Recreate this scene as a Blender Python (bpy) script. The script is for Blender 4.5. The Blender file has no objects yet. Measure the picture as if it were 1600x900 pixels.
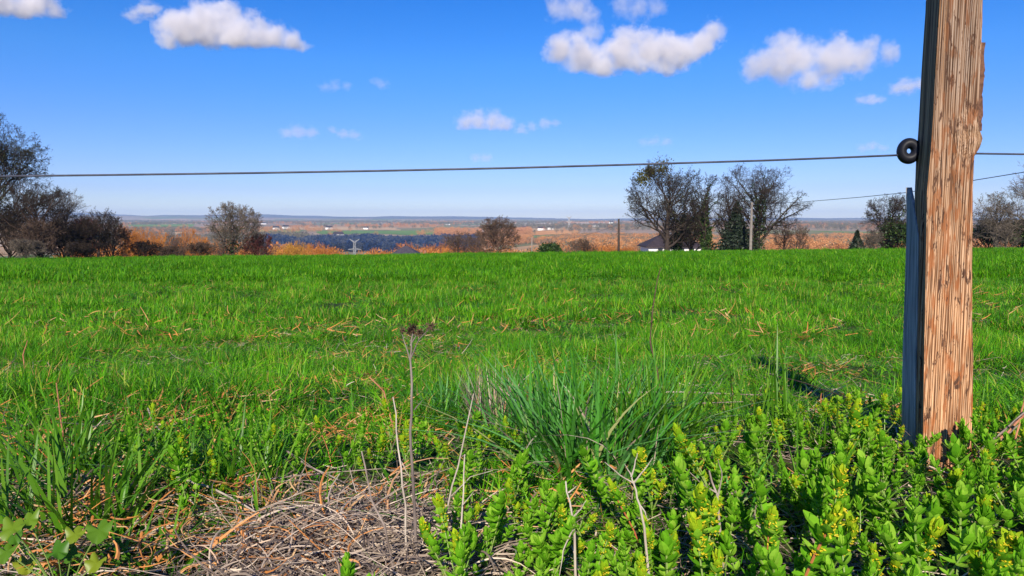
import bpy, math, random
import numpy as np
from mathutils import Vector, Matrix

# ------------------------------------------------------------------ camera, world, sun, exposure
S = bpy.context.scene
COL = S.collection
W, H, F = 1600.0, 900.0, 1164.0
EYE = 0.68
PITCH = math.atan(105.0 / F)
cam = bpy.data.objects.new('camera', bpy.data.cameras.new('camera'))
COL.objects.link(cam)
cam.location = (0, 0, EYE)
cam.rotation_euler = (math.pi / 2 - PITCH, 0, 0)
cam.data.sensor_width = 36.0
cam.data.lens = F / W * 36.0
cam.data.clip_start = 0.05
cam.data.clip_end = 60000
S.camera = cam

SUN_EL, SUN_AZ = 31.0, 187.0          # azimuth: compass, +Y is north; the sun stands behind the camera
world = bpy.data.worlds.new('World'); S.world = world; world.use_nodes = True
nt = world.node_tree; nt.nodes.clear()
wo = nt.nodes.new('ShaderNodeOutputWorld'); bg = nt.nodes.new('ShaderNodeBackground')
sky = nt.nodes.new('ShaderNodeTexSky'); sky.sky_type = 'NISHITA'; sky.sun_disc = False
sky.sun_elevation = math.radians(SUN_EL); sky.sun_rotation = math.radians(SUN_AZ)
sky.air_density = 1.0; sky.dust_density = 0.0; sky.ozone_density = 4.0
hs = nt.nodes.new('ShaderNodeHueSaturation'); hs.inputs['Saturation'].default_value = 1.32
hs.inputs['Hue'].default_value = 0.507
# the air of the day is bluer towards the horizon than the clean-air model gives
wtc = nt.nodes.new('ShaderNodeTexCoord'); wsx = nt.nodes.new('ShaderNodeSeparateXYZ'); nt.links.new(wtc.outputs['Generated'], wsx.inputs[0])
wr = nt.nodes.new('ShaderNodeValToRGB'); wr.color_ramp.elements[0].position = 0.0; wr.color_ramp.elements[0].color = (0.78, 0.82, 1.05, 1)
wr.color_ramp.elements[1].position = 0.40; wr.color_ramp.elements[1].color = (0.20, 0.66, 1.0, 1)
for _p, _c in ((0.04, (0.52, 0.57, 0.95, 1)), (0.12, (0.50, 0.62, 0.98, 1)), (0.20, (0.45, 0.72, 1.0, 1)), (0.28, (0.26, 0.68, 1.0, 1))):
    _e = wr.color_ramp.elements.new(_p); _e.color = _c
nt.links.new(wsx.outputs['Z'], wr.inputs[0])
wm = nt.nodes.new('ShaderNodeMix'); wm.data_type = 'RGBA'; wm.blend_type = 'MULTIPLY'; wm.inputs['Factor'].default_value = 1.0
nt.links.new(sky.outputs[0], hs.inputs['Color']); nt.links.new(hs.outputs[0], wm.inputs['A']); nt.links.new(wr.outputs[0], wm.inputs['B'])
nt.links.new(wm.outputs['Result'], bg.inputs['Color'])
bg.inputs['Strength'].default_value = 0.079
nt.links.new(bg.outputs[0], wo.inputs[0])

sun = bpy.data.objects.new('sun', bpy.data.lights.new('sun', 'SUN')); COL.objects.link(sun)
sun.data.energy = 4.2; sun.data.angle = math.radians(0.5); sun.data.color = (1.0, 0.90, 0.76)
a, e = math.radians(SUN_AZ), math.radians(SUN_EL)
sdir = Vector((math.sin(a) * math.cos(e), math.cos(a) * math.cos(e), math.sin(e)))
sun.rotation_euler = sdir.to_track_quat('Z', 'Y').to_euler()
sun.location = (0, 0, 30)

vs = S.view_settings
vs.view_transform = 'Standard'; vs.look = 'None'; vs.gamma = 1; vs.use_curve_mapping = False
vs.exposure = 0.86
S.render.engine = 'CYCLES'
cy = S.cycles
cy.use_denoising = True
cy.max_bounces = 8; cy.diffuse_bounces = 3; cy.glossy_bounces = 2; cy.transmission_bounces = 4
cy.transparent_max_bounces = 8; cy.volume_bounces = 5
cy.volume_step_rate = 1.0; cy.volume_max_steps = 96
cy.sample_clamp_indirect = 6

# ------------------------------------------------------------------ helpers: noise, terrain, projection
RNG = np.random.default_rng(7)
random.seed(7)
_L = np.random.default_rng(3).random((256, 256))

def vnoise(x, y):
    xi = np.floor(x).astype(int); yi = np.floor(y).astype(int)
    fx = x - xi; fy = y - yi
    fx = fx * fx * (3 - 2 * fx); fy = fy * fy * (3 - 2 * fy)
    g = lambda i, j: _L[(xi + i) % 256, (yi + j) % 256]
    return (g(0, 0) * (1 - fx) + g(1, 0) * fx) * (1 - fy) + (g(0, 1) * (1 - fx) + g(1, 1) * fx) * fy

def fbm(x, y, o=4):
    s = 0; a = 0.5
    for k in range(o):
        s = s + a * vnoise(x * 2 ** k + 17 * k, y * 2 ** k + 31 * k); a *= 0.5
    return s / (1 - 0.5 ** o)

def sst(a, b, x):
    t = np.clip((x - a) / (b - a), 0, 1); return t * t * (3 - 2 * t)

YK = [-9000, 0, 2.2, 3.2, 5, 8, 62, 70, 80, 100, 150, 250, 400, 600, 1200, 1500, 2500, 4000, 6000, 8000, 10000, 13000]
EL_ = [-0.68, -0.68, -0.69, -0.76, -0.93, -1.12, -2.94, -3.25, -3.9, -5.5, -10, -19, -29, -36, -36, -31, -19, -12, -2, 22, 44, 44]
ER_ = [-0.68, -0.68, -0.69, -0.76, -0.93, -1.12, -2.94, -3.25, -3.9, -5.5, -8.5, -14, -20, -23, -24, -23, -17, -12, -6, 8, 26, 26]

def hz(x, y):
    """terrain height (world z) for arrays x, y"""
    x = np.asarray(x, float); y = np.asarray(y, float)
    u = x / np.maximum(np.abs(y), 3.0)
    w = sst(-0.06, 0.10, u)
    e = np.interp(y, YK, EL_) * (1 - w) + np.interp(y, YK, ER_) * w
    e = e + 0.0105 * x * sst(3, 35, y) * (1 - sst(90, 400, y))
    d = np.hypot(x, y)
    e = e + (fbm(x * 1.6, y * 1.6, 3) - 0.5) * 0.09 * sst(0.5, 4, d) * (1 - sst(60, 90, d))
    e = e + (fbm(x / 7 + 9, y / 7, 2) - 0.5) * 0.16 * sst(6, 20, d) * (1 - sst(90, 200, d))
    e = e + (fbm(x / 420 + 5, y / 420, 3) - 0.5) * 9 * sst(500, 1600, y)
    far = sst(5500, 9000, y)
    left = 1 - sst(-0.45, -0.05, u)
    e = e + far * ((fbm(x / 1000 + 3, y / 1500, 3) - 0.40) * 75 * (0.5 + left) + 30 * left)
    return EYE + e

def hz1(x, y): return float(hz(np.array([x]), np.array([y]))[0])

cp, sp_ = math.cos(PITCH), math.sin(PITCH)
def ray(px, row):
    a = (px - 800) / F; b = (450 - row) / F
    return np.array([a, cp + b * sp_, -sp_ + b * cp])
def at(px, row, Y):
    d = ray(px, row); d = d / d[1] * Y
    return Vector((d[0], d[1], d[2] + EYE))
def colx(px, Y, row=380):
    return at(px, row, Y).x
def on_ground(px, row):
    """where the line of sight first meets the ground"""
    d = ray(px, row); d = d / d[1]
    ys = np.geomspace(0.6, 9000, 4000)
    z = EYE + d[2] * ys
    g = hz(d[0] * ys, ys)
    k = int(np.argmax(z < g))
    return d[0] * ys[k], ys[k], float(g[k])

# ------------------------------------------------------------------ helpers: objects
def tag(o, label=None, cat=None, group=None, kind=None):
    if label: o['label'] = label
    if cat: o['category'] = cat
    if group: o['group'] = group
    if kind: o['kind'] = kind
    return o

def empty(name, loc=(0, 0, 0)):
    o = bpy.data.objects.new(name, None); COL.objects.link(o)
    o.location = loc; o.empty_display_size = 0.2
    return o

class MB:
    """collects vertices and faces (tris or quads, as numpy blocks) for one mesh"""
    def __init__(s): s.v = []; s.f = []; s.n = 0
    def add(s, v, f):
        v = np.asarray(v, float).reshape(-1, 3); s.v.append(v)
        if isinstance(f, list) and isinstance(f[0], tuple): f = np.array(f)
        for blk in (f if isinstance(f, list) else [f]):
            s.f.append(np.asarray(blk, int) + s.n)
        s.n += len(v); return s
    def box(s, x0, x1, y0, y1, z0, z1):
        v = [(x, y, z) for z in (z0, z1) for y in (y0, y1) for x in (x0, x1)]
        return s.add(v, [(0, 2, 3, 1), (4, 5, 7, 6), (0, 1, 5, 4), (2, 6, 7, 3), (0, 4, 6, 2), (1, 3, 7, 5)])
    def tube(s, pts, rad, sides=6, cap=True):
        pts = np.asarray(pts, float); n = len(pts)
        rad = np.broadcast_to(np.asarray(rad, float), (n,))
        t = np.gradient(pts, axis=0); t /= np.linalg.norm(t, axis=1)[:, None] + 1e-12
        ref = np.array([0.13, 0.31, 0.94]) if abs(t[:, 2]).mean() < 0.8 else np.array([0.95, 0.2, 0.1])
        a = np.cross(t, ref); a /= np.linalg.norm(a, axis=1)[:, None] + 1e-12
        b = np.cross(t, a)
        ang = np.linspace(0, 2 * np.pi, sides, endpoint=False)
        ring = pts[:, None] + rad[:, None, None] * (a[:, None] * np.cos(ang)[None, :, None] + b[:, None] * np.sin(ang)[None, :, None])
        i = np.arange(n - 1)[:, None] * sides; j = np.arange(sides)[None]; j2 = (j + 1) % sides
        f = np.stack([i + j, i + j2, i + sides + j2, i + sides + j], -1).reshape(-1, 4)
        v = ring.reshape(-1, 3); blocks = [f]
        if cap:
            v = np.vstack([v, pts[:1], pts[-1:]]); k = n * sides; jj = np.arange(sides)
            blocks.append(np.stack([(jj + 1) % sides, jj, np.full(sides, k)], -1))
            blocks.append(np.stack([jj + (n - 1) * sides, (jj + 1) % sides + (n - 1) * sides, np.full(sides, k + 1)], -1))
        return s.add(v, blocks)
    def mesh(s, name, m=None, smooth=False):
        me = bpy.data.meshes.new(name)
        v = np.vstack(s.v).astype(np.float32)
        cnt = np.concatenate([np.full(len(b), b.shape[1]) for b in s.f if len(b)])
        idx = np.concatenate([b.reshape(-1) for b in s.f if len(b)]).astype(np.int32)
        me.vertices.add(len(v)); me.vertices.foreach_set('co', v.reshape(-1))
        me.loops.add(len(idx)); me.loops.foreach_set('vertex_index', idx)
        me.polygons.add(len(cnt))
        st = np.concatenate([[0], np.cumsum(cnt)[:-1]]).astype(np.int32)
        me.polygons.foreach_set('loop_start', st)
        me.polygons.foreach_set('use_smooth', np.full(len(cnt), smooth))
        me.update(calc_edges=True)
        if m: me.materials.append(m)
        return me
    def build(s, name, m=None, parent=None, smooth=False, loc=None):
        o = bpy.data.objects.new(name, s.mesh(name, m, smooth)); COL.objects.link(o)
        if parent: o.parent = parent
        if loc is not None: o.location = loc
        return o

def copy_tree(o, parent=None):
    c = o.copy(); COL.objects.link(c); c.parent = parent
    for ch in list(o.children): copy_tree(ch, c)
    return c

def scatter(name, protos, pts, rz, scl, idx, tilt=None):
    """one object that carries many copies of small meshes (stuff)"""
    me = bpy.data.meshes.new(name); n = len(pts)
    me.vertices.add(n); me.vertices.foreach_set('co', np.asarray(pts, np.float32).reshape(-1))
    rot = np.zeros((n, 3), np.float32); rot[:, 2] = rz
    if tilt is not None: rot[:, :2] = tilt
    sc = np.asarray(scl, np.float32)
    if sc.ndim == 1: sc = np.repeat(sc[:, None], 3, 1)
    for nm, arr in (('rot', rot), ('scl', sc)):
        at_ = me.attributes.new(nm, 'FLOAT_VECTOR', 'POINT'); at_.data.foreach_set('vector', arr.reshape(-1))
    at_ = me.attributes.new('idx', 'INT', 'POINT'); at_.data.foreach_set('value', np.asarray(idx, np.int32))
    o = bpy.data.objects.new(name, me); COL.objects.link(o)
    pc = bpy.data.collections.new(name + '_kinds')
    for k, p in enumerate(protos):
        po = bpy.data.objects.new('%s_kind_%02d' % (name, k), p); pc.objects.link(po)
    g = bpy.data.node_groups.new(name, 'GeometryNodeTree')
    g.interface.new_socket('Geometry', in_out='INPUT', socket_type='NodeSocketGeometry')
    g.interface.new_socket('Geometry', in_out='OUTPUT', socket_type='NodeSocketGeometry')
    N = g.nodes; L = g.links
    gi = N.new('NodeGroupInput'); go = N.new('NodeGroupOutput')
    ci = N.new('GeometryNodeCollectionInfo'); ci.inputs['Collection'].default_value = pc
    ci.inputs['Separate Children'].default_value = True; ci.inputs['Reset Children'].default_value = True
    ip = N.new('GeometryNodeInstanceOnPoints'); ip.inputs['Pick Instance'].default_value = True
    def na(nm, ty):
        q = N.new('GeometryNodeInputNamedAttribute'); q.data_type = ty; q.inputs['Name'].default_value = nm
        return q.outputs['Attribute']
    L.new(gi.outputs[0], ip.inputs['Points']); L.new(ci.outputs[0], ip.inputs['Instance'])
    L.new(na('idx', 'INT'), ip.inputs['Instance Index'])
    L.new(na('rot', 'FLOAT_VECTOR'), ip.inputs['Rotation']); L.new(na('scl', 'FLOAT_VECTOR'), ip.inputs['Scale'])
    L.new(ip.outputs[0], go.inputs[0])
    md = o.modifiers.new('scatter', 'NODES'); md.node_group = g
    return o

# ------------------------------------------------------------------ materials
def newmat(name):
    m = bpy.data.materials.new(name); m.use_nodes = True
    n = m.node_tree; n.nodes.clear()
    return m, n.nodes, n.links

def ramp(N, stops, interp='LINEAR'):
    r = N.new('ShaderNodeValToRGB'); r.color_ramp.interpolation = interp
    el = r.color_ramp.elements
    while len(el) < len(stops): el.new(0.5)
    for k, (p, c) in enumerate(stops):
        el[k].position = p; el[k].color = (c[0], c[1], c[2], 1)
    return r

def matte(name, stops, scale=2.0, rough=0.85, bump=0.0, bscale=None, detail=6, stretch=(1, 1, 1), coords='Object', spec=0.2):
    """plain surface: noise over a colour ramp"""
    m, N, L = newmat(name)
    out = N.new('ShaderNodeOutputMaterial'); b = N.new('ShaderNodeBsdfPrincipled')
    tc = N.new('ShaderNodeTexCoord'); mp = N.new('ShaderNodeMapping'); mp.inputs['Scale'].default_value = stretch
    nz = N.new('ShaderNodeTexNoise'); nz.inputs['Scale'].default_value = scale; nz.inputs['Detail'].default_value = detail
    r = ramp(N, stops)
    L.new(tc.outputs[coords], mp.inputs[0]); L.new(mp.outputs[0], nz.inputs['Vector'])
    L.new(nz.outputs['Fac'], r.inputs[0]); L.new(r.outputs[0], b.inputs['Base Color'])
    b.inputs['Roughness'].default_value = rough; b.inputs['Specular IOR Level'].default_value = spec
    if bump:
        n2 = N.new('ShaderNodeTexNoise'); n2.inputs['Scale'].default_value = bscale or scale * 4; n2.inputs['Detail'].default_value = 5
        L.new(mp.outputs[0], n2.inputs['Vector'])
        bp = N.new('ShaderNodeBump'); bp.inputs['Strength'].default_value = 0.7; bp.inputs['Distance'].default_value = bump
        L.new(n2.outputs['Fac'], bp.inputs['Height']); L.new(bp.outputs[0], b.inputs['Normal'])
    L.new(b.outputs[0], out.inputs[0])
    return m

def leafy(name, stops, patch=None, pscale=0.6, trans=0.35, rough=0.5, spec=0.3, obj=True):
    """blades, leaves, straw: every separate piece takes its own colour from the ramp; patch shifts it over metres"""
    m, N, L = newmat(name)
    out = N.new('ShaderNodeOutputMaterial'); b = N.new('ShaderNodeBsdfPrincipled')
    ge = N.new('ShaderNodeNewGeometry'); oi = N.new('ShaderNodeObjectInfo')
    ad = N.new('ShaderNodeMath'); ad.operation = 'ADD'; fr = N.new('ShaderNodeMath'); fr.operation = 'FRACT'
    L.new(ge.outputs['Random Per Island'], ad.inputs[0])
    if obj: L.new(oi.outputs['Random'], ad.inputs[1])
    else: ad.inputs[1].default_value = 0
    L.new(ad.outputs[0], fr.inputs[0])
    r = ramp(N, stops); L.new(fr.outputs[0], r.inputs[0]); col = r.outputs[0]
    if patch:
        nz = N.new('ShaderNodeTexNoise'); nz.inputs['Scale'].default_value = pscale; nz.inputs['Detail'].default_value = 4
        L.new(ge.outputs['Position'], nz.inputs['Vector'])
        pr = ramp(N, [(0.42, (0, 0, 0)), (0.66, (1, 1, 1))]); L.new(nz.outputs['Fac'], pr.inputs[0])
        mx = N.new('ShaderNodeMix'); mx.data_type = 'RGBA'; mx.blend_type = 'MULTIPLY'
        mx.inputs['B'].default_value = (*patch, 1)
        L.new(pr.outputs[0], mx.inputs['Factor']); L.new(col, mx.inputs['A']); col = mx.outputs['Result']
    L.new(col, b.inputs['Base Color']); b.inputs['Roughness'].default_value = rough
    b.inputs['Specular IOR Level'].default_value = spec
    if trans:
        t = N.new('ShaderNodeBsdfTranslucent'); L.new(col, t.inputs['Color'])
        ms = N.new('ShaderNodeMixShader'); ms.inputs[0].default_value = trans
        L.new(b.outputs[0], ms.inputs[1]); L.new(t.outputs[0], ms.inputs[2]); L.new(ms.outputs[0], out.inputs[0])
    else: L.new(b.outputs[0], out.inputs[0])
    return m

M = {}
M['soil'] = matte('soil', [(0.3, (0.025, 0.035, 0.010)), (0.6, (0.05, 0.065, 0.018)), (0.8, (0.11, 0.075, 0.03))], 6, 0.95, 0.01)
M['grass'] = leafy('grass', [(0, (0.022, 0.11, 0.002)), (0.40, (0.080, 0.30, 0.004)), (0.78, (0.16, 0.47, 0.007)), (0.90, (0.32, 0.54, 0.02)), (0.965, (0.48, 0.40, 0.10)), (1, (0.50, 0.25, 0.07))],
                   patch=(0.50, 0.64, 0.6), pscale=1.3, trans=0.35, spec=0.22)
M['grass_far'] = leafy('grass_far', [(0, (0.022, 0.10, 0.003)), (0.5, (0.065, 0.25, 0.004)), (0.9, (0.14, 0.38, 0.007)), (1, (0.30, 0.40, 0.04))],
                   patch=(0.62, 0.72, 0.7), pscale=0.30, trans=0.3, spec=0.12)
M['grass_blue'] = leafy('grass_blue', [(0, (0.03, 0.14, 0.010)), (0.5, (0.065, 0.26, 0.018)), (0.88, (0.14, 0.36, 0.10)), (1, (0.38, 0.36, 0.14))], trans=0.3, rough=0.4)
M['grass_lush'] = leafy('grass_lush', [(0, (0.05, 0.16, 0.006)), (0.6, (0.10, 0.27, 0.012)), (1, (0.17, 0.34, 0.03))], trans=0.35, rough=0.4)
M['straw'] = leafy('straw', [(0, (0.06, 0.048, 0.045)), (0.35, (0.18, 0.135, 0.105)), (0.6, (0.31, 0.24, 0.18)), (0.85, (0.52, 0.42, 0.33)), (0.95, (0.60, 0.50, 0.38)), (1, (0.54, 0.25, 0.09))], trans=0.12, rough=0.6)
M['straw_orange'] = leafy('straw_orange', [(0, (0.34, 0.13, 0.035)), (0.6, (0.60, 0.24, 0.06)), (1, (0.60, 0.42, 0.22))], trans=0.2, rough=0.6)
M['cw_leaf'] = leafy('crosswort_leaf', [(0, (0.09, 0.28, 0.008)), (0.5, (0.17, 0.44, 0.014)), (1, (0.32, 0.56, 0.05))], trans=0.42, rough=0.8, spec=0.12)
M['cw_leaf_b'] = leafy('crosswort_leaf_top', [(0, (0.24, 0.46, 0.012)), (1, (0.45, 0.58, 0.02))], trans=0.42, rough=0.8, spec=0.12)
M['cw_stem'] = leafy('crosswort_stem', [(0, (0.16, 0.28, 0.05)), (1, (0.24, 0.32, 0.09))], trans=0.1)
M['cw_stem_red'] = leafy('crosswort_stem_red', [(0, (0.42, 0.10, 0.04)), (1, (0.40, 0.16, 0.06))], trans=0.1)
M['yellow'] = leafy('yellow_petal', [(0, (0.50, 0.42, 0.01)), (1, (0.72, 0.58, 0.02))], trans=0.3)
M['bramble'] = leafy('lobed_leaf', [(0, (0.05, 0.15, 0.01)), (0.5, (0.12, 0.22, 0.012)), (0.8, (0.22, 0.25, 0.015)), (1, (0.42, 0.20, 0.03))], trans=0.3, rough=0.4)
M['dead_stem'] = matte('dead_stem', [(0.3, (0.10, 0.075, 0.06)), (0.5, (0.24, 0.19, 0.16)), (0.75, (0.42, 0.36, 0.30))], 30, 0.8, 0.001, stretch=(1, 1, 0.3))
M['dead_seed'] = matte('dead_seed_stem', [(0.3, (0.06, 0.045, 0.04)), (0.5, (0.15, 0.12, 0.105)), (0.75, (0.26, 0.22, 0.19))], 30, 0.8, 0.001, stretch=(1, 1, 0.3))
M['dead_pale'] = matte('dead_pale', [(0.3, (0.26, 0.21, 0.17)), (0.7, (0.52, 0.46, 0.38))], 30, 0.8, 0.001, stretch=(1, 1, 0.3))
M['dead_dark'] = matte('dead_dark', [(0.3, (0.05, 0.03, 0.02)), (0.7, (0.13, 0.08, 0.055))], 30, 0.85)
M['dead_red'] = matte('dead_red', [(0.3, (0.25, 0.09, 0.05)), (0.7, (0.48, 0.22, 0.12))], 30, 0.8)
def bark(nm, c, k=1.7): return matte(nm, [(0.3, c), (0.7, tuple(min(0.9, q * k) for q in c))], 1.5, 0.9, 0.02, 6)
M['bark_dark'] = bark('bark_dark', (0.030, 0.022, 0.018))
M['bark_brown'] = bark('bark_brown', (0.075, 0.045, 0.032))
M['bark_grey'] = bark('bark_grey', (0.10, 0.085, 0.07))
M['bark_pale'] = bark('bark_pale', (0.20, 0.17, 0.14))
M['twig_dark'] = leafy('twig_dark', [(0, (0.018, 0.014, 0.010)), (1, (0.055, 0.040, 0.032))], trans=0, rough=0.9, spec=0.1)
M['twig_brown'] = leafy('twig_brown', [(0, (0.045, 0.030, 0.022)), (1, (0.13, 0.088, 0.065))], trans=0, rough=0.9, spec=0.1)
M['twig_red'] = leafy('twig_red', [(0, (0.07, 0.022, 0.02)), (1, (0.15, 0.055, 0.045))], trans=0, rough=0.9, spec=0.1)
M['twig_grey'] = leafy('twig_grey', [(0, (0.06, 0.05, 0.038)), (1, (0.17, 0.14, 0.11))], trans=0, rough=0.9, spec=0.1)
M['twig_orange'] = leafy('twig_orange', [(0, (0.26, 0.085, 0.015)), (0.6, (0.48, 0.17, 0.03)), (1, (0.55, 0.26, 0.06))], trans=0.1, rough=0.9, spec=0.1)
M['twig_gold'] = leafy('twig_gold', [(0, (0.28, 0.12, 0.015)), (0.6, (0.50, 0.25, 0.03)), (1, (0.55, 0.34, 0.07))], trans=0.1, rough=0.9, spec=0.1)
M['ivy'] = leafy('ivy', [(0, (0.012, 0.028, 0.006)), (0.7, (0.03, 0.065, 0.012)), (1, (0.07, 0.12, 0.02))], trans=0.15)
M['bud'] = leafy('bud_leaf', [(0, (0.012, 0.020, 0.010)), (0.7, (0.035, 0.048, 0.018)), (1, (0.08, 0.09, 0.03))], trans=0.15)
M['olive'] = leafy('olive_leaf', [(0, (0.04, 0.045, 0.008)), (1, (0.13, 0.12, 0.015))], trans=0.2)
M['needles'] = leafy('needles', [(0, (0.008, 0.018, 0.010)), (1, (0.028, 0.042, 0.022))], trans=0.05)
M['wood_cloud_shade'] = leafy('far_wood_cloud_shade', [(0, (0.005, 0.018, 0.06)), (1, (0.02, 0.05, 0.14))], trans=0, rough=0.9, spec=0.1)  # cloud shadow over the valley, put into the colour as dark blue
M['wood_brown'] = leafy('far_wood_brown', [(0, (0.26, 0.11, 0.045)), (0.6, (0.46, 0.21, 0.085)), (1, (0.58, 0.30, 0.13))], trans=0, rough=0.9, spec=0.1)
M['wood_grey'] = leafy('far_wood_grey', [(0, (0.10, 0.09, 0.07)), (0.6, (0.20, 0.17, 0.13)), (1, (0.08, 0.11, 0.05))], trans=0, rough=0.9, spec=0.1)
M['wire'] = matte('wire', [(0.3, (0.03, 0.033, 0.05)), (0.7, (0.07, 0.075, 0.10))], 20, 0.5)
M['rubber'] = matte('black_plastic', [(0.3, (0.006, 0.007, 0.012)), (0.7, (0.014, 0.015, 0.022))], 20, 0.5)
M['steel'] = matte('galvanised_steel', [(0.3, (0.27, 0.28, 0.29)), (0.7, (0.40, 0.40, 0.40))], 2, 0.6)
M['wall_white'] = matte('white_render', [(0.3, (0.70, 0.69, 0.66)), (0.7, (0.80, 0.79, 0.76))], 1, 0.9)
M['slate'] = matte('slate', [(0.3, (0.035, 0.033, 0.045)), (0.7, (0.075, 0.065, 0.08))], 3, 0.7)
M['roof_brown'] = matte('brown_tiles', [(0.3, (0.028, 0.022, 0.026)), (0.7, (0.055, 0.042, 0.048))], 3, 0.8)
M['brick'] = matte('brick', [(0.3, (0.20, 0.08, 0.05)), (0.7, (0.32, 0.14, 0.09))], 3, 0.9)
M['glass'] = matte('dark_glass', [(0.3, (0.02, 0.025, 0.03)), (0.7, (0.04, 0.045, 0.05))], 1, 0.15, spec=0.5)
M['pole_wood'] = matte('pole_wood', [(0.3, (0.035, 0.028, 0.024)), (0.7, (0.07, 0.055, 0.045))], 3, 0.9)
M['pole_grey'] = matte('pole_grey', [(0.3, (0.16, 0.14, 0.12)), (0.7, (0.26, 0.23, 0.20))], 3, 0.9)

# ------------------------------------------------------------------ ground
def ground():
    ang = np.concatenate([np.arange(-50, 50, 0.4), np.arange(50, 310, 5.0)])
    rr = np.concatenate([[0.05], np.geomspace(0.35, 13000, 330)])
    A = np.radians(ang)
    X = rr[:, None] * np.sin(A)[None]; Y = rr[:, None] * np.cos(A)[None]
    Z = hz(X, Y)
    v = np.stack([X, Y, Z], -1).reshape(-1, 3)
    na, nr = len(ang), len(rr)
    i = np.arange(nr - 1)[:, None] * na; j = np.arange(na)[None]; j2 = (j + 1) % na
    f = np.stack([i + j, i + j2, i + na + j2, i + na + j], -1).reshape(-1, 4)
    v = np.vstack([v, [[0, 0, hz1(0, 0)]]]); k = len(v) - 1
    jj = np.arange(na); f3 = np.stack([(jj + 1) % na, jj, np.full(na, k)], -1)
    m = MB(); m.add(v, [f[:, ::-1], f3[:, ::-1]])
    me = m.mesh('ground', None, True)
    # land: near soil, far patchwork of fields
    mat, N, L = newmat('land')
    out = N.new('ShaderNodeOutputMaterial'); b = N.new('ShaderNodeBsdfPrincipled')
    ge = N.new('ShaderNodeNewGeometry'); sx = N.new('ShaderNodeSeparateXYZ'); L.new(ge.outputs['Position'], sx.inputs[0])
    mp = N.new('ShaderNodeMapping'); mp.inputs['Scale'].default_value = (1 / 260, 1 / 520, 0.0); L.new(ge.outputs['Position'], mp.inputs[0])
    vo = N.new('ShaderNodeTexVoronoi'); vo.inputs['Scale'].default_value = 1; L.new(mp.outputs[0], vo.inputs['Vector'])
    s1 = N.new('ShaderNodeSeparateColor'); L.new(vo.outputs['Color'], s1.inputs[0])
    r = ramp(N, [(0, (0.34, 0.27, 0.18)), (0.22, (0.22, 0.22, 0.10)), (0.38, (0.46, 0.30, 0.16)), (0.5, (0.14, 0.22, 0.06)),
                 (0.62, (0.36, 0.27, 0.20)), (0.78, (0.52, 0.40, 0.27)), (0.9, (0.24, 0.21, 0.15))], 'CONSTANT')
    L.new(s1.outputs[0], r.inputs[0])
    n2 = N.new('ShaderNodeTexNoise'); n2.inputs['Scale'].default_value = 0.03; n2.inputs['Detail'].default_value = 8
    L.new(ge.outputs['Position'], n2.inputs['Vector'])
    r2 = ramp(N, [(0.35, (0.5, 0.5, 0.5)), (0.7, (1.15, 1.1, 1.0))]); L.new(n2.outputs['Fac'], r2.inputs[0])
    mx = N.new('ShaderNodeMix'); mx.data_type = 'RGBA'; mx.blend_type = 'MULTIPLY'; mx.inputs['Factor'].default_value = 0.8
    L.new(r.outputs[0], mx.inputs['A']); L.new(r2.outputs[0], mx.inputs['B'])
    # hills beyond 6 km are wooded, with haze blue put into their base colour
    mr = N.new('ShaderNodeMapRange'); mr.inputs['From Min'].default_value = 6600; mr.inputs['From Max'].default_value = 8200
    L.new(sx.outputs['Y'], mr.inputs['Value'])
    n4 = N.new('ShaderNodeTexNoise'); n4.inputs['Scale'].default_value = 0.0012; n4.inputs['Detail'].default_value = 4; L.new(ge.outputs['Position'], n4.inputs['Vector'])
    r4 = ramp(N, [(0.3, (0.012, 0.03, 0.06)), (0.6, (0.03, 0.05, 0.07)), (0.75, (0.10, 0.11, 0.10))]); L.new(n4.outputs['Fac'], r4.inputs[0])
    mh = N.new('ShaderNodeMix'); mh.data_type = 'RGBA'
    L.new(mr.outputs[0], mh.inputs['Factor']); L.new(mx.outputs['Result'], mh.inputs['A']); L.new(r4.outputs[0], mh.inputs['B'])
    # near field: soil between the blades
    n3 = N.new('ShaderNodeTexNoise'); n3.inputs['Scale'].default_value = 7; n3.inputs['Detail'].default_value = 8; L.new(ge.outputs['Position'], n3.inputs['Vector'])
    r3 = ramp(N, [(0.35, (0.018, 0.030, 0.008)), (0.55, (0.035, 0.055, 0.014)), (0.75, (0.09, 0.065, 0.03))]); L.new(n3.outputs['Fac'], r3.inputs[0])
    mn = N.new('ShaderNodeMapRange'); mn.inputs['From Min'].default_value = 80; mn.inputs['From Max'].default_value = 120
    L.new(sx.outputs['Y'], mn.inputs['Value'])
    mf = N.new('ShaderNodeMix'); mf.data_type = 'RGBA'
    L.new(mn.outputs[0], mf.inputs['Factor']); L.new(r3.outputs[0], mf.inputs['A']); L.new(mh.outputs['Result'], mf.inputs['B'])
    L.new(mf.outputs['Result'], b.inputs['Base Color']); b.inputs['Roughness'].default_value = 0.95
    b.inputs['Specular IOR Level'].default_value = 0.1
    L.new(b.outputs[0], out.inputs[0])
    me.materials.append(mat)
    o = bpy.data.objects.new('ground', me); COL.objects.link(o)
    tag(o, kind='structure')
ground()

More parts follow.
